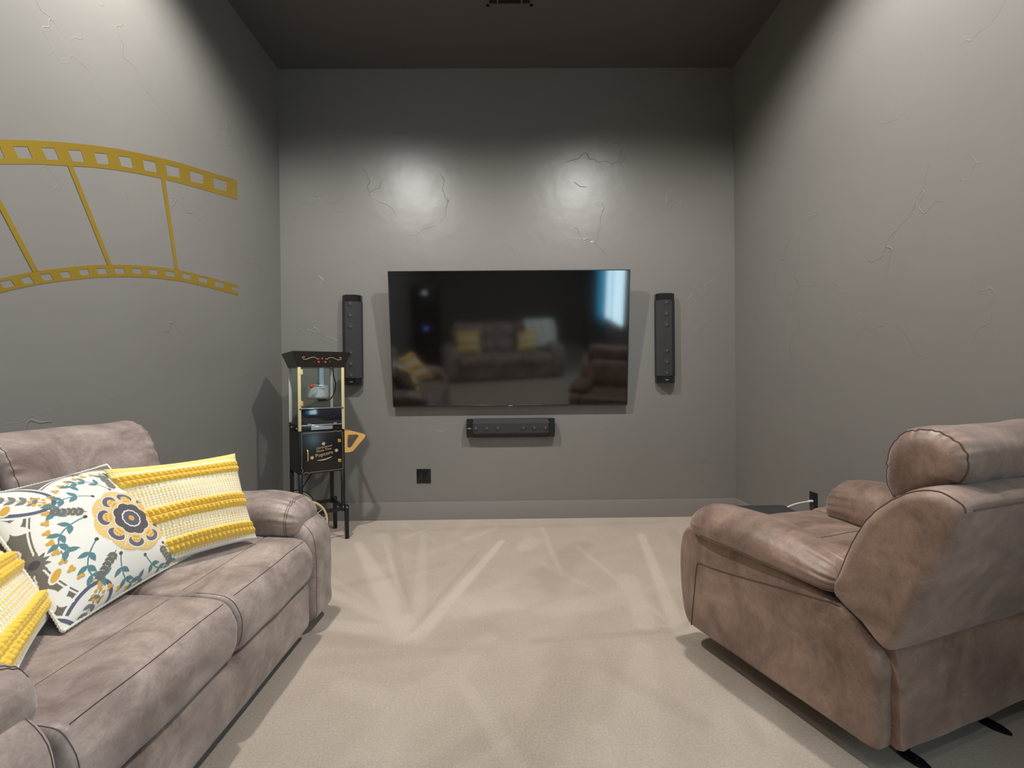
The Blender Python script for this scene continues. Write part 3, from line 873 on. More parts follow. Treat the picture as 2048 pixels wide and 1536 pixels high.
    for sg in (-1, 1):
        P.append(smooth_open([onface(W / 2 + sg * dx, z) for dx, z in ((.020, 1.280), (.032, 1.277), (.045, 1.286), (.065, 1.288), (.085, 1.281), (.105, 1.273), (.122, 1.276), (.128, 1.286), (.120, 1.290), (.114, 1.285))], 5))
    P.append(smooth_open([onface(W / 2 + .003 * math.cos(a), 1.281 + .003 * math.sin(a)) for a in np.linspace(0, 6.2, 8)], 2))
    plabel(tube('scroll_ornament', P, .0018, M['goldprint'], roof, 6), 'gold scroll ornament')
    for dx in (-.022, .022):
        p = onface(W / 2 + dx, 1.256)
        bm = bmesh.new(); bmesh.ops.create_uvsphere(bm, u_segments=16, v_segments=10, radius=.0085)
        bmesh.ops.translate(bm, verts=bm.verts[:], vec=p); plabel(from_bm('switch', bm, M['red'], roof), 'red round switch')
    for dx in (-.052, .052):
        p = onface(W / 2 + dx, 1.258)
        bm = bmesh.new(); bmesh.ops.create_uvsphere(bm, u_segments=10, v_segments=6, radius=.0028)
        bmesh.ops.translate(bm, verts=bm.verts[:], vec=p); from_bm('screw', bm, M['silver'], roof)
    # kettle hung from the roof
    kx, ky = .155, .135
    bm = bmesh.new(); n = 40
    prof = [(.0, 1.000), (.066, 1.000), (.074, 1.006), (.078, 1.020), (.078, 1.086), (.081, 1.089), (.070, 1.096), (.045, 1.108), (.012, 1.113), (0.0, 1.114)]
    rings = []
    for r, z in prof:
        rings.append([bm.verts.new((kx + r * math.cos(2 * math.pi * k / n), ky + r * math.sin(2 * math.pi * k / n), z)) for k in range(n)] if r > 0 else [bm.verts.new((kx, ky, z))])
    for A, B in zip(rings, rings[1:]):
        for k in range(n):
            q = (k + 1) % n
            fc = [A[k % len(A)], A[q % len(A)], B[q % len(B)], B[k % len(B)]]
            fc = [v for i, v in enumerate(fc) if v not in fc[:i]]
            if len(fc) > 2: bm.faces.new(fc)
    ket = plabel(from_bm('kettle', bm, plain('kettle_steel', srgb(222, 226, 230), .35, metal=.35), t), 'round steel kettle')
    bm = bmesh.new()
    add_box(bm, kx + .000, kx + .032, ky - .062, ky - .058, 1.075, 1.222, .001, 1)
    add_box(bm, kx - .006, kx + .038, ky - .080, ky - .058, 1.072, 1.078, .001, 1)
    from_bm('hanger_strap', bm, M['silver'], ket)
    tube('crank_rod', [(kx - .006, ky - .055, 1.10), (kx - .006, ky - .055, 1.222)], .0035, M['silver'], ket)
    rod = tube('tilt_handle', [(kx + .006, ky - .084, 1.091), (kx - .055, ky - .105, 1.090)], .0042, M['silver'], ket)
    bm = bmesh.new(); bmesh.ops.create_uvsphere(bm, u_segments=18, v_segments=12, radius=.0135)
    bmesh.ops.translate(bm, verts=bm.verts[:], vec=(kx - .062, ky - .107, 1.090)); plabel(from_bm('handle_ball', bm, M['red'], ket), 'red handle ball')
    bm = bmesh.new(); bmesh.ops.create_cone(bm, cap_ends=True, segments=24, radius1=.024, radius2=.030, depth=.018)
    bmesh.ops.translate(bm, verts=bm.verts[:], vec=(kx + .03, ky, .990)); from_bm('kettle_foot', bm, M['blackmatte'], ket)
    tube('kettle_cord', smooth_open([(kx + .11, ky, 1.222), (kx + .115, ky, 1.16), (kx + .125, ky - .01, 1.10), (kx + .115, ky - .01, 1.04), (kx + .09, ky, .995), (kx + .055, ky, .985)], 8), .0045, K, ket)
    # undercarriage
    lw = .024
    for (x, y, zb) in ((0, 0, .17), (W - lw, 0, .20), (0, D - lw, .17), (W - lw, D - lw, .20)):
        box('leg', x, x + lw, y, y + lw, zb, .492, K, t, .001)
    for y in (-.004, D - lw + .004):   # outer feet bolted to the right legs
        box('foot', W - .003, W + lw - .003, y - .004, y + lw - .002, 0.0, .245, K, t, .001)
    bm = bmesh.new()
    add_box(bm, .02, W - .01, .004, .016, .205, .230)
    add_box(bm, .02, W - .01, D - .016, D - .004, .205, .230)
    add_box(bm, W - .018, W - .006, .02, D - .02, .215, .240)
    add_box(bm, .006, .018, .02, D - .02, .215, .240)
    from_bm('cross_brace', bm, K, t)
    bm = bmesh.new()
    for (x, y, z) in ((W + .009, -.010, .225), (W - .015, -.001, .232), (W + .009, D + .006, .225), (W - .015, D - .2, .232), (W + .022, .01, .243), (.012, -.002, .262), (.0, .05, .80), (.0, .23, .80)):
        bm = bmesh.new()
        bmesh.ops.create_uvsphere(bm, u_segments=10, v_segments=6, radius=.0058, matrix=Matrix.Translation((x, y, z)))
        plabel(from_bm('bolt', bm, M['silver'], t), 'bright bolt head')
    tube('axle', [(.022, -.03, .165), (.022, D + .03, .165)], .007, K, t, 10)
    for y in (-.024, D + .024):
        c = (.022, y, .165); R = .158
        wv = tube('wheel', wheel_geo(c, R - .008, .008), .0085, M['gold'], t, 10, closed=True)
        plabel(wv, 'gold rimmed wheel')
        sp = [[(c[0] + .02 * math.cos(a), y, c[2] + .02 * math.sin(a)), (c[0] + (R - .010) * math.cos(a), y, c[2] + (R - .010) * math.sin(a))] for a in [2 * math.pi * (k + .3) / 14 for k in range(14)]]
        plabel(tube('spokes', sp, .0024, M['gold'], wv, 6), 'thin gold spokes')
        bm = bmesh.new(); bmesh.ops.create_cone(bm, cap_ends=True, segments=20, radius1=.022, radius2=.022, depth=.02)
        bmesh.ops.rotate(bm, verts=bm.verts[:], cent=(0, 0, 0), matrix=Matrix.Rotation(math.radians(90), 3, 'X'))
        bmesh.ops.translate(bm, verts=bm.verts[:], vec=c); from_bm('hub', bm, M['brass'], wv)
        tr = tube('tyre', wheel_geo(c, R, .004), .0045, M['blackmatte'], wv, 8, closed=True)
    tube('power_cord', smooth_open([(.20, D + .01, .50), (.15, D + .03, .42), (.08, D + .05, .30), (.02, D + .06, .15), (.03, D + .06, .02), (.12, D + .06, .006)], 8), .004, M['blackmatte'], t)
    # wooden push handle on the right side
    for y in (.004, D - .022):
        outer = [(W, .768), (W + .045, .768), (W + .075, .760), (W + .143, .737), (W + .150, .725), (W + .145, .712), (W + .060, .622), (W + .045, .616), (W, .616)]
        inner = [(W + .020, .740), (W + .085, .738), (W + .098, .732), (W + .100, .722), (W + .052, .650), (W + .040, .644), (W + .020, .652)]
        bm = bmesh.new()
        Ao, Bo = [[bm.verts.new((a, yy2, b)) for a, b in outer] for yy2 in (y, y + .018)]
        Ai, Bi = [[bm.verts.new((a, yy2, b)) for a, b in inner] for yy2 in (y, y + .018)]
        for vs in ((Ao, Ai), (Bo, Bi)):
            es = []
            for lp in vs:
                for i in range(len(lp)): es.append(bm.edges.new((lp[i], lp[(i + 1) % len(lp)])))
            bmesh.ops.triangle_fill(bm, edges=es, use_beauty=True)
        for A, B in ((Ao, Bo), (Ai, Bi)):
            for i in range(len(A)): bm.faces.new((A[i], A[(i + 1) % len(A)], B[(i + 1) % len(A)], B[i]))
        plabel(from_bm('handle_bracket', bm, M['wood'], t, True, 30), 'light wooden side bracket')
    tube('push_bar', [(W + .130, .01, .727), (W + .130, D - .01, .727)], .011, M['wood'], t, 14)
popcorn_cart()

# ------------------------------------------------------------------ seating
def seam_tubes(name, paths, parent, r=.0022):
    for p, closed in paths:
        vs, fs = tube_geo(p, r, 6, closed)
        plabel(from_py(name, vs, fs, M['seam'], parent), 'darker stitched seam')

def sofa(label, loc, rz, seats, sw, mat, detail=True):
    """power loveseat or sofa; local x sideways, +y to the front, y=0 at the seat front"""
    t = thing('loveseat' if seats == 2 else 'sofa', label, 'sofa', loc, rz)
    half = seats * sw / 2
    LT = mat
    n, m = (112, 60) if detail else (56, 24)
    g = 1.0 if detail else 0.0
    seat_p = [(-.004, .335), (-.012, .385), (-.042, .428), (-.10, .444), (-.19, .450), (-.205, .447), (-.225, .452), (-.36, .462), (-.52, .455), (-.70, .445), (-.74, .38), (-.68, .30), (-.35, .262), (-.12, .250), (-.035, .254), (-.012, .285)]
    low_p = [(-.55, .42), (-.52, .47), (-.525, .54), (-.56, .61), (-.61, .66), (-.67, .68), (-.77, .66), (-.82, .55), (-.82, .42), (-.70, .39)]
    head_p = [(a * 1.0 - .085, b) for a, b in [(-.565, .665), (-.570, .74), (-.595, .83), (-.625, .900), (-.66, .938), (-.715, .955), (-.775, .940), (-.81, .89), (-.82, .80), (-.80, .70), (-.70, .655), (-.62, .645)]]
    for k in range(seats):
        x0 = -half + k * sw; x1 = x0 + sw
        sd = 10.0 * k + (3 if detail else 9)
        S = Soft(seat_p, x0 + .002, x1 - .002, 'yz', .030, .012, None, n, m, (.0035 * g, .05), None, .006, sd)
        s = S.build('seat_cushion', LT, t)
        if detail:
            pa = [(S.seam_along((-.042, .428), .0008, x0 + .03, x1 - .03), False), (S.seam_along((-.050, .432), .0008, x0 + .03, x1 - .03), False), (S.seam_along((-.205, .447), .0005, x0 + .03, x1 - .03), False)]
            for xs in (x0 + .014, x1 - .014):
                pa.append(([p for p in S.seam_round(xs, .0006) if p[1] > -.16 and p[2] > .27][:], False))
            seam_tubes('stitching', pa, s, .0010)
        B = Soft(low_p, x0 + .003, x1 - .003, 'yz', .04, .02, None, n, m, (.004 * g, .05), None, .006, sd + 2)
        B.build('back_cushion', LT, t)
        hx0 = x0 + (0 if not detail else (-.02 if k == 0 else .05)); hx1 = x1 + (0 if not detail else (.05 if k == 0 else .02))
        H = Soft(head_p, hx0 + .003, hx1 - .003, 'yz', .040, .02, None, n, m, (.008 * g, .045), None, .006, sd + 4)
        h = H.build('headrest', LT, t)
        if detail: seam_tubes('stitching', [(H.seam_round(hx0 + .030, .0005), True), (H.seam_round(hx1 - .030, .0005), True)], h, .0010)
    Fp = Soft([(-.030, .06), (-.026, .15), (-.030, .235), (-.07, .242), (-.30, .242), (-.34, .15), (-.30, .052), (-.07, .052)], -half - .0, half + .0, 'yz', .02, 0, None, n, 30, (0, .03), None, .002, 1)
    Fp.build('footrest_panel', LT, t)
    base = [(-.02, .04), (-.02, .20), (-.05, .25), (-.85, .25), (-.85, .04)]
    bm = bmesh.new(); add_prism(bm, [(-.06, .045), (-.06, .26), (-.80, .40), (-.86, .40), (-.86, .045)], -half, half, 'yz')
    from_bm('base_frame', bm, M['blackmatte'], t)
    shell = Soft([(-.62, .30), (-.70, .60), (-.77, .80), (-.82, .86), (-.87, .880), (-.925, .84), (-.945, .60), (-.940, .20), (-.92, .06), (-.80, .05), (-.70, .06), (-.62, .12)], -half - .02, half + .02, 'yz', .03, 0, None, n, 40, (0, .03), None, .003, 5)
    shell.build('back_shell', LT, t)
    for sx in (-1, 1):
        # arm body
        aw = .235
        xa, xb = (half + .004, half + aw) if sx > 0 else (-half - aw, -half - .004)
        arm_p = [(-.022, .06), (-.008, .16), (-.004, .28), (-.010, .40), (-.033, .460), (-.088, .500), (-.22, .510), (-.55, .51), (-.80, .505), (-.86, .46), (-.875, .25), (-.86, .06), (-.70, .045), (-.20, .045)]
        A = Soft(arm_p, xa, xb, 'yz', .055, 0, None, n, 26, (0, .03), None, .004, 8 + sx)
        a = A.build('arm', LT, t)
        if detail:
            xs = xa + .028 if sx > 0 else xb - .028
            seam_tubes('stitching', [([p for p in A.seam_round(xs, .0005) if p[1] > -.10 and p[2] < .49 and p[2] > .06], False)], a, .0010)
        # padded arm top, overhanging the seat
        c = sx * (half + .105)
        pad_p = [(c - .135, .50), (c - .125, .56), (c - .08, .600), (c, .615), (c + .08, .600), (c + .125, .56), (c + .135, .50), (c + .115, .448), (c + .05, .425), (c - .05, .425), (c - .115, .448)]
        def md(r, tt):
            # flattened and drooping at the front
            f = max(0, (tt - .72) / .28)
            q = r.copy(); q[:, 1] = .50 + (r[:, 1] - .50) * (1 - .22 * f * f) - .020 * f * f
            return q
        Pd = Soft(pad_p, -.78, -.066, 'xz', .070, .02, md, n, m, (.010 * g, .06), None, .006, 20 + sx)
        p = Pd.build('arm_pad', LT, t)
        if detail: seam_tubes('stitching', [(Pd.seam_round(-.066 - .050, .0008), True), (Pd.seam_round(-.066 - .058, .0008), True)], p, .0010)
    for x in (-half * .9, half * .9):
        for y in (-.15, -.75):
            bm = bmesh.new(); bmesh.ops.create_cone(bm, cap_ends=True, segments=16, radius1=.022, radius2=.025, depth=.046)
            bmesh.ops.translate(bm, verts=bm.verts[:], vec=(x, y, .023)); from_bm('glide', bm, M['blackmatte'], t)
    return t
sofa('taupe leather two-seat loveseat along the left wall under the film strip decal', (-.845, 1.505, 0), math.radians(-90), 2, .575, M['leather'])
rear = sofa('brown leather three-seat sofa behind the viewpoint, mirrored in the television screen', (0.0, -.70, 0), math.radians(-12), 3, .56, M['leather'], detail=False)

def recliner():
    """local x sideways (0 = left side), +y forward from the rear bottom edge"""
    P0 = (.990, 1.262)
    rz = math.radians(19.5)
    t = thing('recliner', 'brown leather recliner armchair seen from behind at the right, facing the television', 'recliner', (P0[0], P0[1], 0), rz)
    LT = M['leather2']
    W = .86
    # side arms reaching down to the base
    arm_p = [(.003, .115), (.001, .16), (.004, .25), (.004, .335), (.045, .392), (.105, .450), (.30, .487), (.55, .498), (.70, .508), (.760, .495), (.795, .43), (.802, .30), (.785, .16), (.757, .104), (.70, .094), (.40, .090), (.08, .093), (.015, .096)]
    for sx in (0, 1):
        xa, xb = (0, .13) if sx == 0 else (W - .13, W)
        A = Soft(arm_p, xa, xb, 'yz', .022, 0, None, 128, 24, (0, .03), None, .004, 31 + sx)
        a = A.build('side_panel', LT, t)
        xo = -.0005 if sx == 0 else W + .0005
        sg = smooth_open([(xo, .725, .100), (xo, .705, .25), (xo, .690, .355), (xo, .672, .372), (xo, .60, .378), (xo, .45, .400), (xo, .30, .425), (xo, .17, .445), (xo, .115, .458)], 6)
        seam_tubes('stitching', [(sg, False)], a, .0022)
        c = .070 if sx == 0 else W - .070
        pad_p = [(c - .095, .500), (c - .104, .535), (c - .085, .580), (c - .03, .612), (c + .04, .612), (c + .10, .585), (c + .125, .53), (c + .11, .49), (c + .03, .478), (c - .06, .482)]
        if sx: pad_p = [(2 * c - x, z) for x, z in pad_p]
        hz = .10 if sx == 0 else .16
        def md(r, tt, sx=sx):
            f = max(0, (tt - .70) / .30); b = max(0, (.6 - tt) / .6)
            q = r.copy()
            q[:, 1] = (.495 if sx == 0 else .505) + (1 if sx == 0 else 1.34) * (r[:, 1] - .495) * (1 - .18 * f * f - .42 * b * b) - .012 * b
            cc = r[:, 0].mean(); q[:, 0] = cc + (r[:, 0] - cc) * (1 - .18 * b * b)
            return q
        Pd = Soft(pad_p, .105, .722 if sx == 0 else .665, 'xz', .055, .03, md, 112, 60, (.010, .06), None, .006, 41 + sx)
        p = Pd.build('arm_pad', LT, t)
        seam_tubes('stitching', [(Pd.seam_along((pad_p[0][0], pad_p[0][1]), .0008, .12, .64), False)], p, .0014)
    # seat and footrest
    S = Soft([(.795, .44), (.775, .485), (.72, .500), (.60, .500), (.50, .492), (.475, .486), (.45, .490), (.30, .482), (.16, .47), (.14, .40), (.20, .33), (.60, .32), (.77, .33), (.80, .38)], .132, W - .132, 'yz', .04, .02, None, 112, 50, (.005, .05), None, .007, 51)
    s = S.build('seat_cushion', LT, t)
    seam_tubes('stitching', [(S.seam_along((.475, .486), .0005, .16, W - .16), False)], s, .0018)
    Fp = Soft([(.775, .16), (.785, .24), (.780, .335), (.74, .345), (.70, .30), (.70, .18), (.74, .145)], .134, W - .134, 'yz', .03, .01, None, 64, 30, (0, .03), None, .004, 52)
    Fp.build('footrest_panel', LT, t)
    # inner back cushion
    B = Soft([(.16, .48), (.165, .56), (.125, .67), (.08, .76), (.03, .80), (-.03, .80), (-.06, .74), (.0, .50), (.10, .45)], .115, W - .115, 'yz', .05, .03, None, 96, 50, (.006, .05), None, .008, 53)
    B.build('back_cushion', LT, t)
    # outer back shell with wings
    sp = [(.135, .475), (.118, .54), (.085, .64), (.040, .725), (-.010, .780), (-.070, .824), (-.125, .840), (-.165, .830), (-.190, .800), (-.165, .72), (-.105, .58), (-.045, .43), (-.028, .392), (.000, .380), (.05, .420)]
    S2 = Soft(sp, -.006, W - .035, 'yz', .040, 0, None, 128, 60, (.0035, .05), None, .005, 54)
    sh = S2.build('back_shell', LT, t)
    i0 = S2.near((.135, .475)); i1 = S2.near((-.190, .800))
    def arc(a):
        r = S2.section(a); N_ = S2.n
        order = [(i0 + k) % N_ for k in range((i1 - i0) % N_ + 1)]
        if len(order) > N_ * .6: order = [(i0 - k) % N_ for k in range((i0 - i1) % N_ + 1)]
        out = []
        for i in order:
            q = r[i] + (r[i] - S2.c) / np.linalg.norm(r[i] - S2.c) * .0008
            out.append(S2.pt(q, a))
        return out
    seam_tubes('stitching', [(arc(.010), False), (arc(W - .055), False), (S2.seam_along((-.190, .800), .0008, .03, W - .03), False)], sh, .0020)
    # headrest pillow
    H = Soft([(-.135, .850), (-.150, .890), (-.138, .936), (-.100, .968), (-.050, .978), (.000, .964), (.036, .918), (.048, .86), (.043, .80), (.01, .765), (-.05, .79), (-.10, .828)], .080, W - .10, 'yz', .050, .02, None, 120, 60, (.0055, .04), None, .008, 55)
    h = H.build('headrest', LT, t)
    seam_tubes('stitching', [(H.seam_round(.080 + .024, .0008), True), (H.seam_round(W - .10 - .024, .0008), True)], h, .0020)
    # rear skirt, folded round the back
    K = Soft([(-.026, .118), (-.024, .20), (-.018, .34), (.000, .395), (.03, .40), (.045, .30), (.03, .14), (.0, .104), (-.018, .104)], .050, W - .050, 'yz', .008, 0, None, 72, 50, (.002, .05), None, .005, 56)
    K.build('rear_skirt', LT, t)
    # steel mechanism and its two sled feet
    bm = bmesh.new(); add_box(bm, .14, W - .14, .10, .68, .13, .30)
    from_bm('mechanism_box', bm, M['blackmatte'], t)
    for x in (.20, .585):
        V = smooth_open([(x, .62, .075), (x, .50, .030), (x, .35, .018), (x, .22, .022), (x, .13, .060), (x, .10, .13)], 6)
        rail = tube('sled_foot', [smooth_open([(x, .16, .125), (x, .13, .070), (x, .085, .030), (x, .050, .014)], 6), smooth_open([(x, .15, .10), (x, .25, .035), (x, .45, .015), (x, .62, .018)], 6)], .013, M['blackgloss'], t, 12)
        bm = bmesh.new()
        pl = [(x - .014, .070), (x - .020, .045), (x - .019, .020), (x - .010, -.002), (x, -.014), (x + .010, -.002), (x + .019, .020), (x + .020, .045), (x + .014, .070)]
        add_prism(bm, pl, .001, .009, 'xy')
        pad = from_bm('foot_plate', bm, plain('foot_steel', srgb(44, 46, 52), .35, metal=.6), rail)
        bm = bmesh.new(); bmesh.ops.create_cone(bm, cap_ends=True, segments=14, radius1=.005, radius2=.005, depth=.003)
        bmesh.ops.translate(bm, verts=bm.verts[:], vec=(x, .028, .0105)); from_bm('screw_hole', bm, M['blackmatte'], rail)
    tube('cross_bar', [(.20, .45, .02), (.585, .45, .02)], .012, M['black'], t, 10)
    return t
recliner()

# ------------------------------------------------------------------ cushions
def pillow(name, label, group, corners, thick, paint, relief, mat, n=400, pinch=.06, piping=None):
    """corners BL, BR, TR, TL in the room; paint(u,v,a,b)->rgb; relief(u,v,a,b)->height"""
    BL, BR, TR, TL = [np.array(c, float) for c in corners]
    ctr = (BL + BR + TR + TL) / 4
    base = np.array([ctr[0], ctr[1], min(BL[2], BR[2])])
    u = np.linspace(-1, 1, n)
    Uo, Vo = np.meshgrid(u, u)
    U = Uo * (1 - pinch * (1 - Vo ** 2)); V = Vo * (1 - pinch * (1 - Uo ** 2))
    s, r = (U + 1) / 2, (V + 1) / 2
    P = (BL[None, None] * ((1 - s) * (1 - r))[..., None] + BR[None, None] * (s * (1 - r))[..., None] + TR[None, None] * (s * r)[..., None] + TL[None, None] * ((1 - s) * r)[..., None])
    ex = ((BR - BL) + (TR - TL)); ey = ((TL - BL) + (TR - BR))
    nrm = np.cross(ex, ey); nrm /= np.linalg.norm(nrm)
    wid = np.linalg.norm(ex) / 2; hei = np.linalg.norm(ey) / 2
    h = thick * (np.clip(1 - Uo ** 2, 0, 1) ** .55) * (np.clip(1 - Vo ** 2, 0, 1) ** .55)
    wr = 0.006 * np.sin(5 * Uo + 3 * Vo + 1) * np.sin(4 * Vo - 2 * Uo) * (1 - Uo ** 2) * (1 - Vo ** 2)
    def arc(half):   # cloth length from the middle of the cushion outward, following its bulge
        g = np.linspace(0, 1, 400); hh = thick * np.clip(1 - g ** 2, 0, 1) ** .55
        sl = np.r_[0, np.cumsum(np.hypot(np.diff(g) * half, np.diff(hh)))]
        return lambda w: np.sign(w) * np.interp(np.abs(w), g, sl)
    A, B = arc(wid / 2)(Uo), arc(hei / 2)(Vo)
    col = paint(Uo, Vo, A, B); rel = relief(Uo, Vo, A, B, col)
    front = P + nrm * (h + wr + rel)[..., None] - base
    q = 40
    ib = np.linspace(0, n - 1, q).astype(int)
    back = (P - nrm * (h * .5)[..., None] - base)[np.ix_(ib, ib)]
    V1 = front.reshape(-1, 3); V2 = back.reshape(-1, 3)
    idx = np.arange(n * n).reshape(n, n)
    F1 = np.stack([idx[:-1, :-1], idx[:-1, 1:], idx[1:, 1:], idx[1:, :-1]], -1).reshape(-1, 4)
    jdx = np.arange(q * q).reshape(q, q) + n * n
    F2 = np.stack([jdx[:-1, :-1], jdx[1:, :-1], jdx[1:, 1:], jdx[:-1, 1:]], -1).reshape(-1, 4)
    t = thing(name, label, 'cushion', tuple(base), 0, group)
    me = bpy.data.meshes.new('cover')
    me.from_pydata(np.vstack([V1, V2]).tolist(), [], np.vstack([F1, F2]).tolist())
    ca = me.color_attributes.new('tint', 'FLOAT_COLOR', 'POINT')
    C4 = np.ones((n * n + q * q, 4), np.float32)
    C4[:n * n, :3] = col.reshape(-1, 3); C4[n * n:, :3] = col[np.ix_(ib, ib)].reshape(-1, 3) * 0 + np.array(col[5, 5])
    ca.data.foreach_set('color', C4.ravel())
    o = mesh_obj('cover', me, mat, t, True, None)
    if piping:
        ring = [P[0, k] for k in range(0, n, 3)] + [P[k, n - 1] for k in range(0, n, 3)] + [P[n - 1, k] for k in range(n - 1, -1, -3)] + [P[k, 0] for k in range(n - 1, -1, -3)]
        ring = [Vector(p - base) for p in ring]
        # rope of small twists
        rad = [piping * (1 + .22 * math.sin(k * 1.9)) for k in range(len(ring))]
        vs, fs = tube_geo(ring, rad, 8, True)
        plabel(from_py('piping', vs, fs, M['cream'], t), 'cream corded edge')
    return t

def lin(r, g, b): return np.array(srgb(r, g, b)[:3])
YEL, YEL2, CRM = lin(240, 200, 72), lin(246, 220, 130), lin(240, 236, 222)
BANDS = [(-.745, .145), (-.10, .160), (.68, .135)]
def y_paint(U, V, A, B):
    col = np.empty(U.shape + (3,)); col[:] = CRM
    row = np.floor((V + 1) * 19)
    dash = (np.sin(U * 120 + (row % 2) * 1.2) > -.35)
    rowmask = (((V + 1) * 19) % 1) > .40
    col[rowmask & dash] = lin(238, 204, 112)
    plainrow = (row % 7 == 3)
    col[plainrow] = CRM
    hot = (np.abs(V - .36) < .07) | (np.abs(V + .42) < .07)
    col[hot & rowmask & dash] = YEL * .98
    for c, w in BANDS: col[np.abs(V - c) < w] = YEL
    col[V > .86] = YEL2 * .95
    col[V < -.93] = CRM * .95
    return col
def y_relief(U, V, A, B, col):
    r = np.zeros(U.shape)
    row = ((V + 1) * 19) % 1
    r += .0022 * np.clip(np.sin(row * math.pi), 0, 1) * (.5 + .5 * np.clip(np.sin(U * 120) + .6, 0, 1))
    for c, w in BANDS:
        d = (V - c) / w
        m = np.clip(1 - np.abs(d) ** 6, 0, 1)
        k = 2
        lane = (d + 1) / 2 * k
        li = np.floor(lane); lf = lane - li
        knot = np.abs(np.sin(U * 40 + 1.5 * lf + li * .9 + .3 * np.sin(U * 7 + li))) ** .7 * np.abs(np.sin(lf * math.pi)) ** .45
        r += m * (.005 + .012 * knot)
    ed = np.clip((1 - np.abs(U)) / .03, 0, 1) * np.clip((1 - np.abs(V)) / .03, 0, 1)
    return r * (.35 + .65 * ed)
YG = None
pillow('striped_cushion', 'yellow and cream woven striped cushion at the far arm of the loveseat', YG,
       [(-1.245, 1.60, .475), (-1.040, 1.965, .475), (-1.165, 2.035, .815), (-1.42, 1.68, .815)], .065, y_paint, y_relief, M['yarn'])
pillow('striped_cushion', 'yellow and cream woven striped cushion at the near arm, cut by the left edge', YG,
       [(-1.02, .965, .475), (-1.275, 1.335, .475), (-1.455, 1.225, .80), (-1.34, .90, .84)], .065, y_paint, y_relief, M['yarn'])

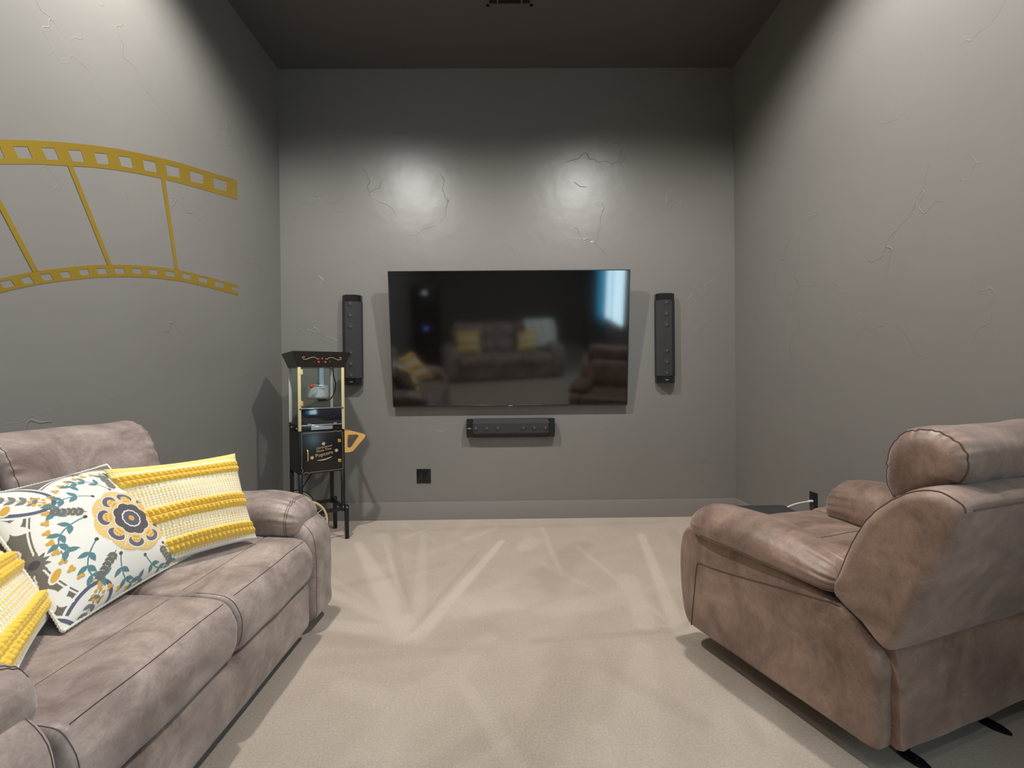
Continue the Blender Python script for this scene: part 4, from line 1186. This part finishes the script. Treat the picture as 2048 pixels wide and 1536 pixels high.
# embroidered suzani style cushion
CREAM, SLATE, CHAR, TAUPE, GOLD, TAN, TEAL, GREY = lin(226, 223, 214), lin(88, 88, 106), lin(72, 66, 72), lin(104, 97, 86), lin(206, 160, 62), lin(222, 188, 118), lin(84, 124, 128), lin(120, 116, 108)
EMB = None
def f_paint(U, V, A, B):
    global EMB
    sh = A.shape
    col = np.empty(sh + (3,)); col[:] = CREAM
    emb = np.zeros(sh)
    X = (A - .060) / 1.34; Y = (B + .034) / 1.16
    def put(mask, c, e=None):
        col[mask] = c
        if e is not None: emb[mask] = e
    def ell(cx, cy, a, b, rot, c=None, e=None, scale=1.0):
        co, si = math.cos(rot), math.sin(rot)
        R = max(a, b) * 1.05
        sel = (np.abs(X - cx) < R) & (np.abs(Y - cy) < R)
        dx, dy = X - cx, Y - cy
        q = ((dx * co + dy * si) / a) ** 2 + ((-dx * si + dy * co) / b) ** 2 < 1
        if c is not None: put(q & sel, c, e)
        return q & sel
    def leaf(cx, cy, ln, w, rot, c, e=.0):
        # pointed leaf from (cx,cy) outward
        co, si = math.cos(rot), math.sin(rot)
        dx, dy = X - cx, Y - cy
        p = (dx * co + dy * si) / ln; q = (-dx * si + dy * co) / w
        m = (p > 0) & (p < 1) & (np.abs(q) < np.sin(np.clip(p, 0, 1) ** .8 * math.pi))
        put(m, c, e)
    def line(pts, w, c, e=0):
        for (ax, ay), (bx, by) in zip(pts, pts[1:]):
            dx, dy = bx - ax, by - ay; LL = dx * dx + dy * dy + 1e-12
            t = np.clip(((X - ax) * dx + (Y - ay) * dy) / LL, 0, 1)
            put(np.hypot(X - ax - t * dx, Y - ay - t * dy) < w, c, e)
    r = np.hypot(X, Y); th = np.arctan2(Y, X)
    RR = .208
    P2 = .47
    r2 = np.hypot(X + P2, Y)
    out = (r > RR + .010) & (r2 > RR + .010)
    put(out, TAUPE)
    for rr_ in (r, r2):
        put((rr_ > RR + .010) & (rr_ < RR + .014), CREAM)
        put((rr_ > RR + .0145) & (rr_ < RR + .0175), TAUPE)
        put((rr_ > RR + .0175) & (rr_ < RR + .021) & out, CREAM)
    # paisleys on the diagonals
    for k in range(4):
        a = math.pi / 4 + k * math.pi / 2
        for ox in (0, -P2):
            cx, cy = ox + .272 * math.cos(a), .262 * math.sin(a)
            rt = a
            ell(cx, cy, .092, .060, rt, CREAM); ell(cx, cy, .086, .054, rt, SLATE, .001); ell(cx, cy, .076, .044, rt, CREAM, 0)
            for j in range(5):
                s = -.050 + j * .020
                px, py = cx + s * math.cos(rt), cy + s * math.sin(rt)
                for sg in (-1, 1): leaf(px, py, .024, .006, rt + sg * .8, GREY)
            line([(cx - .06 * math.cos(rt), cy - .06 * math.sin(rt)), (cx + .035 * math.cos(rt), cy + .035 * math.sin(rt))], .0012, GREY)
            qx, qy = cx - .050 * math.cos(rt), cy - .050 * math.sin(rt)
            for j in range(7): ell(qx + .013 * math.cos(j * .9), qy + .013 * math.sin(j * .9), .0045, .0045, 0, GOLD, .002)
    # white leaves and gold drops on the dark ground
    for (bx, by) in ((-P2 / 2, .105), (-P2 / 2, -.105), (P2 / 2 + .01, .13), (P2 / 2 + .01, -.13)):
        for a in (.5, 1.6, 2.7, 3.7, 5.6): leaf(bx, by, .040, .011, a, CREAM)
        for sg in (-1, 1): ell(bx + sg * .02, by + sg * .055, .019, .012, sg * .8, CREAM); ell(bx + sg * .02, by + sg * .055, .015, .008, sg * .8, GOLD)
    for ox in (0, -P2):
        for k in range(44):
            a = 2 * math.pi * k / 44
            cx, cy = ox + (RR - .012) * math.cos(a), (RR - .012) * math.sin(a)
            for j in range(3):
                w = a + j * 2.09
                ell(cx + .0048 * math.cos(w), cy + .0048 * math.sin(w), .0044, .0044, 0, GOLD, .0035)
    for ox in (0, -P2):
        X += -ox; 
        # teal vines
        for k in range(10):
            a0 = k * math.pi / 5 + .15
            pts = []
            for s in np.linspace(0, 1, 9):
                rr_ = .118 + .066 * math.sin(s * math.pi * .62); aa = a0 + .52 * s
                pts.append((rr_ * math.cos(aa), rr_ * math.sin(aa)))
            if k % 2 == 0 or True:
                line(pts, .0017, TEAL)
                for i in (2, 4, 6, 8):
                    px, py = pts[i]; d = math.atan2(pts[i][1] - pts[i - 1][1], pts[i][0] - pts[i - 1][0])
                    for sg in (-1, 1): leaf(px, py, .028, .0065, d + sg * .85, TEAL, .0006)
                e = pts[-1]; line([(e[0] + .009 * math.cos(q), e[1] + .009 * math.sin(q)) for q in np.linspace(a0, a0 + 4, 7)], .0014, TEAL)
                px, py = pts[0]; ell(px, py, .005, .005, 0, CHAR, .0008)
        for k in range(5):
            a = k * math.pi / 2.5 + .02
            for j in range(6):
                rr_ = .122 + j * .0115
                px, py = rr_ * math.cos(a), rr_ * math.sin(a)
                for sg in (-1, 1): leaf(px, py, .020 - j * .0012, .005, a + sg * .75, GREY * .75, .0006)
            line([(.116 * math.cos(a), .116 * math.sin(a)), (.188 * math.cos(a), .188 * math.sin(a))], .0013, GREY * .75)
        # medallion
        R_ = np.hypot(X, Y); T_ = np.arctan2(Y, X)
        sc = .0075 * np.abs(np.cos(4 * T_)) + .0016 * np.abs(np.sin(24 * T_))
        put(R_ < .101 + sc, CREAM, .001); put(R_ < .098 + sc, TAN, .003)
        for k in range(8):
            a = (k + .5) * math.pi / 4
            px, py = .076 * math.cos(a), .076 * math.sin(a)
            ell(px, py, .019, .026, a, CREAM, .002); ell(px, py, .0165, .0235, a, SLATE, .0026)
            ell(.066 * math.cos(a), .066 * math.sin(a), .015, .015, a, TAN, .003)
            for j in (-1, 0, 1):
                for i in (0, 1):
                    ell((.062 + i * .011) * math.cos(a + j * .11), (.062 + i * .011) * math.sin(a + j * .11), .0036, .0036, 0, GOLD, .0045)
        for k in range(8):
            a = k * math.pi / 4
            line([(.055 * math.cos(a), .055 * math.sin(a)), (.096 * math.cos(a), .096 * math.sin(a))], .0012, CREAM * .9, .0015)
        put(R_ < .050 + .006 * np.abs(np.cos(4 * T_)) + .001 * np.sin(40 * T_), CREAM, .002)
        put(R_ < .0475 + .006 * np.abs(np.cos(4 * T_)), CHAR, .0035)
        put(R_ < .0275 + .002 * np.abs(np.sin(6 * T_)), CREAM, .0042)
        put(R_ < .0235 + .002 * np.abs(np.sin(6 * T_)), SLATE * .8, .0042)
        put(R_ < .009, GOLD, .006)
        # small dark flowers where the rings meet
        for (fx, fy) in ((-P2 / 2, 0), (P2 / 2, 0), (0, P2 / 2), (0, -P2 / 2)):
            for k in range(12):
                a = k * math.pi / 6
                leaf(fx + .006 * math.cos(a), fy + .006 * math.sin(a), .023, .0048, a, GREY * .8, .0012)
            ell(fx, fy, .010, .010, 0, CHAR, .003)
        X -= -ox
    EMB = emb
    return col
def f_relief(U, V, A, B, col):
    return EMB * .7
pillow('embroidered_cushion', 'cream cushion embroidered with a gold and slate medallion, centre of the loveseat', None,
       [(-1.165, 1.245, .470), (-1.195, 1.785, .470), (-1.49, 1.775, .815), (-1.48, 1.315, .80)], .085, f_paint, f_relief, M['linen'], n=430, pinch=.035, piping=.0048)

# cushions and throw on the rear sofa, seen mirrored in the screen
def local(x, y, z, o=rear):
    c, s = math.cos(o.rotation_euler[2]), math.sin(o.rotation_euler[2])
    return (o.location[0] + c * x - s * y, o.location[1] + s * x + c * y, z)
pillow('striped_cushion', 'yellow cushion upright at the left end of the rear sofa, mirrored in the screen', None,
       [local(-.42, -.22, .47), local(-.83, -.26, .47), local(-.84, -.44, .86), local(-.44, -.41, .86)], .06, y_paint, y_relief, M['yarn'], n=120)
pillow('striped_cushion', 'yellow cushion leaning askew near the right end of the rear sofa, mirrored in the screen', None,
       [local(.58, -.26, .49), local(.22, -.22, .47), local(.30, -.42, .80), local(.68, -.44, .85)], .06, y_paint, y_relief, M['yarn'], n=120)
def throw():
    prof = [(-.44, .52), (-.50, .66), (-.545, .80), (-.60, .93), (-.70, .975), (-.81, .94), (-.85, .80), (-.915, .55)]
    path = smooth_open([(0, a, b) for a, b in prof], 8)
    nu = 36; V = []
    for i, p in enumerate(path):
        s = i / (len(path) - 1)
        for k in range(nu + 1):
            u = k / nu
            w = .26 + .05 * math.sin(3 * s)
            x = .74 + (u - .5) * 2 * w * (1 - .15 * s) + .02 * math.sin(9 * s)
            d = .010 + .012 * math.sin(u * 21 + 2 * s) * (1 - .4 * abs(.5 - s))
            V.append(local(x, p.y + d + .012, p.z + (.014 if .3 < s < .8 else 0)))
    m = nu + 1
    F = [(i * m + k, i * m + k + 1, (i + 1) * m + k + 1, (i + 1) * m + k) for i in range(len(path) - 1) for k in range(nu)]
    o = from_py('throw_blanket', V, F, plain('white_knit', srgb(226, 224, 216), .95, bump=.8, bscale=120))
    md = o.modifiers.new('thickness', 'SOLIDIFY'); md.thickness = .010
    tag(o, 'white knitted throw hung over the back of the rear sofa, mirrored in the screen', 'blanket')
throw()

def media_tower():
    t = thing('media_tower', 'black equipment tower with small lights at the rear left, mirrored in the screen', 'media rack', (-1.52, -1.75, 0))
    box('cabinet', -.24, .24, -.22, .22, .02, 1.62, M['black'], t, .006)
    for k, z in enumerate((.40, .62, .84, 1.06, 1.28, 1.50)):
        u = box('receiver', -.215, .215, .215, .235, z - .07, z + .07, M['blackgloss'], t, .004)
        led = (.15, .25, 1.0, 1) if k in (1, 2) else (.8, .85, 1, 1)
        if k in (2, 5): box('indicator_light', -.03, .03, .234, .238, z - .006, z + .006, plain('led', led, .3, emit=led, estr=12), u)
    box('plinth', -.22, .22, -.20, .20, 0, .02, M['blackmatte'], t)
media_tower()
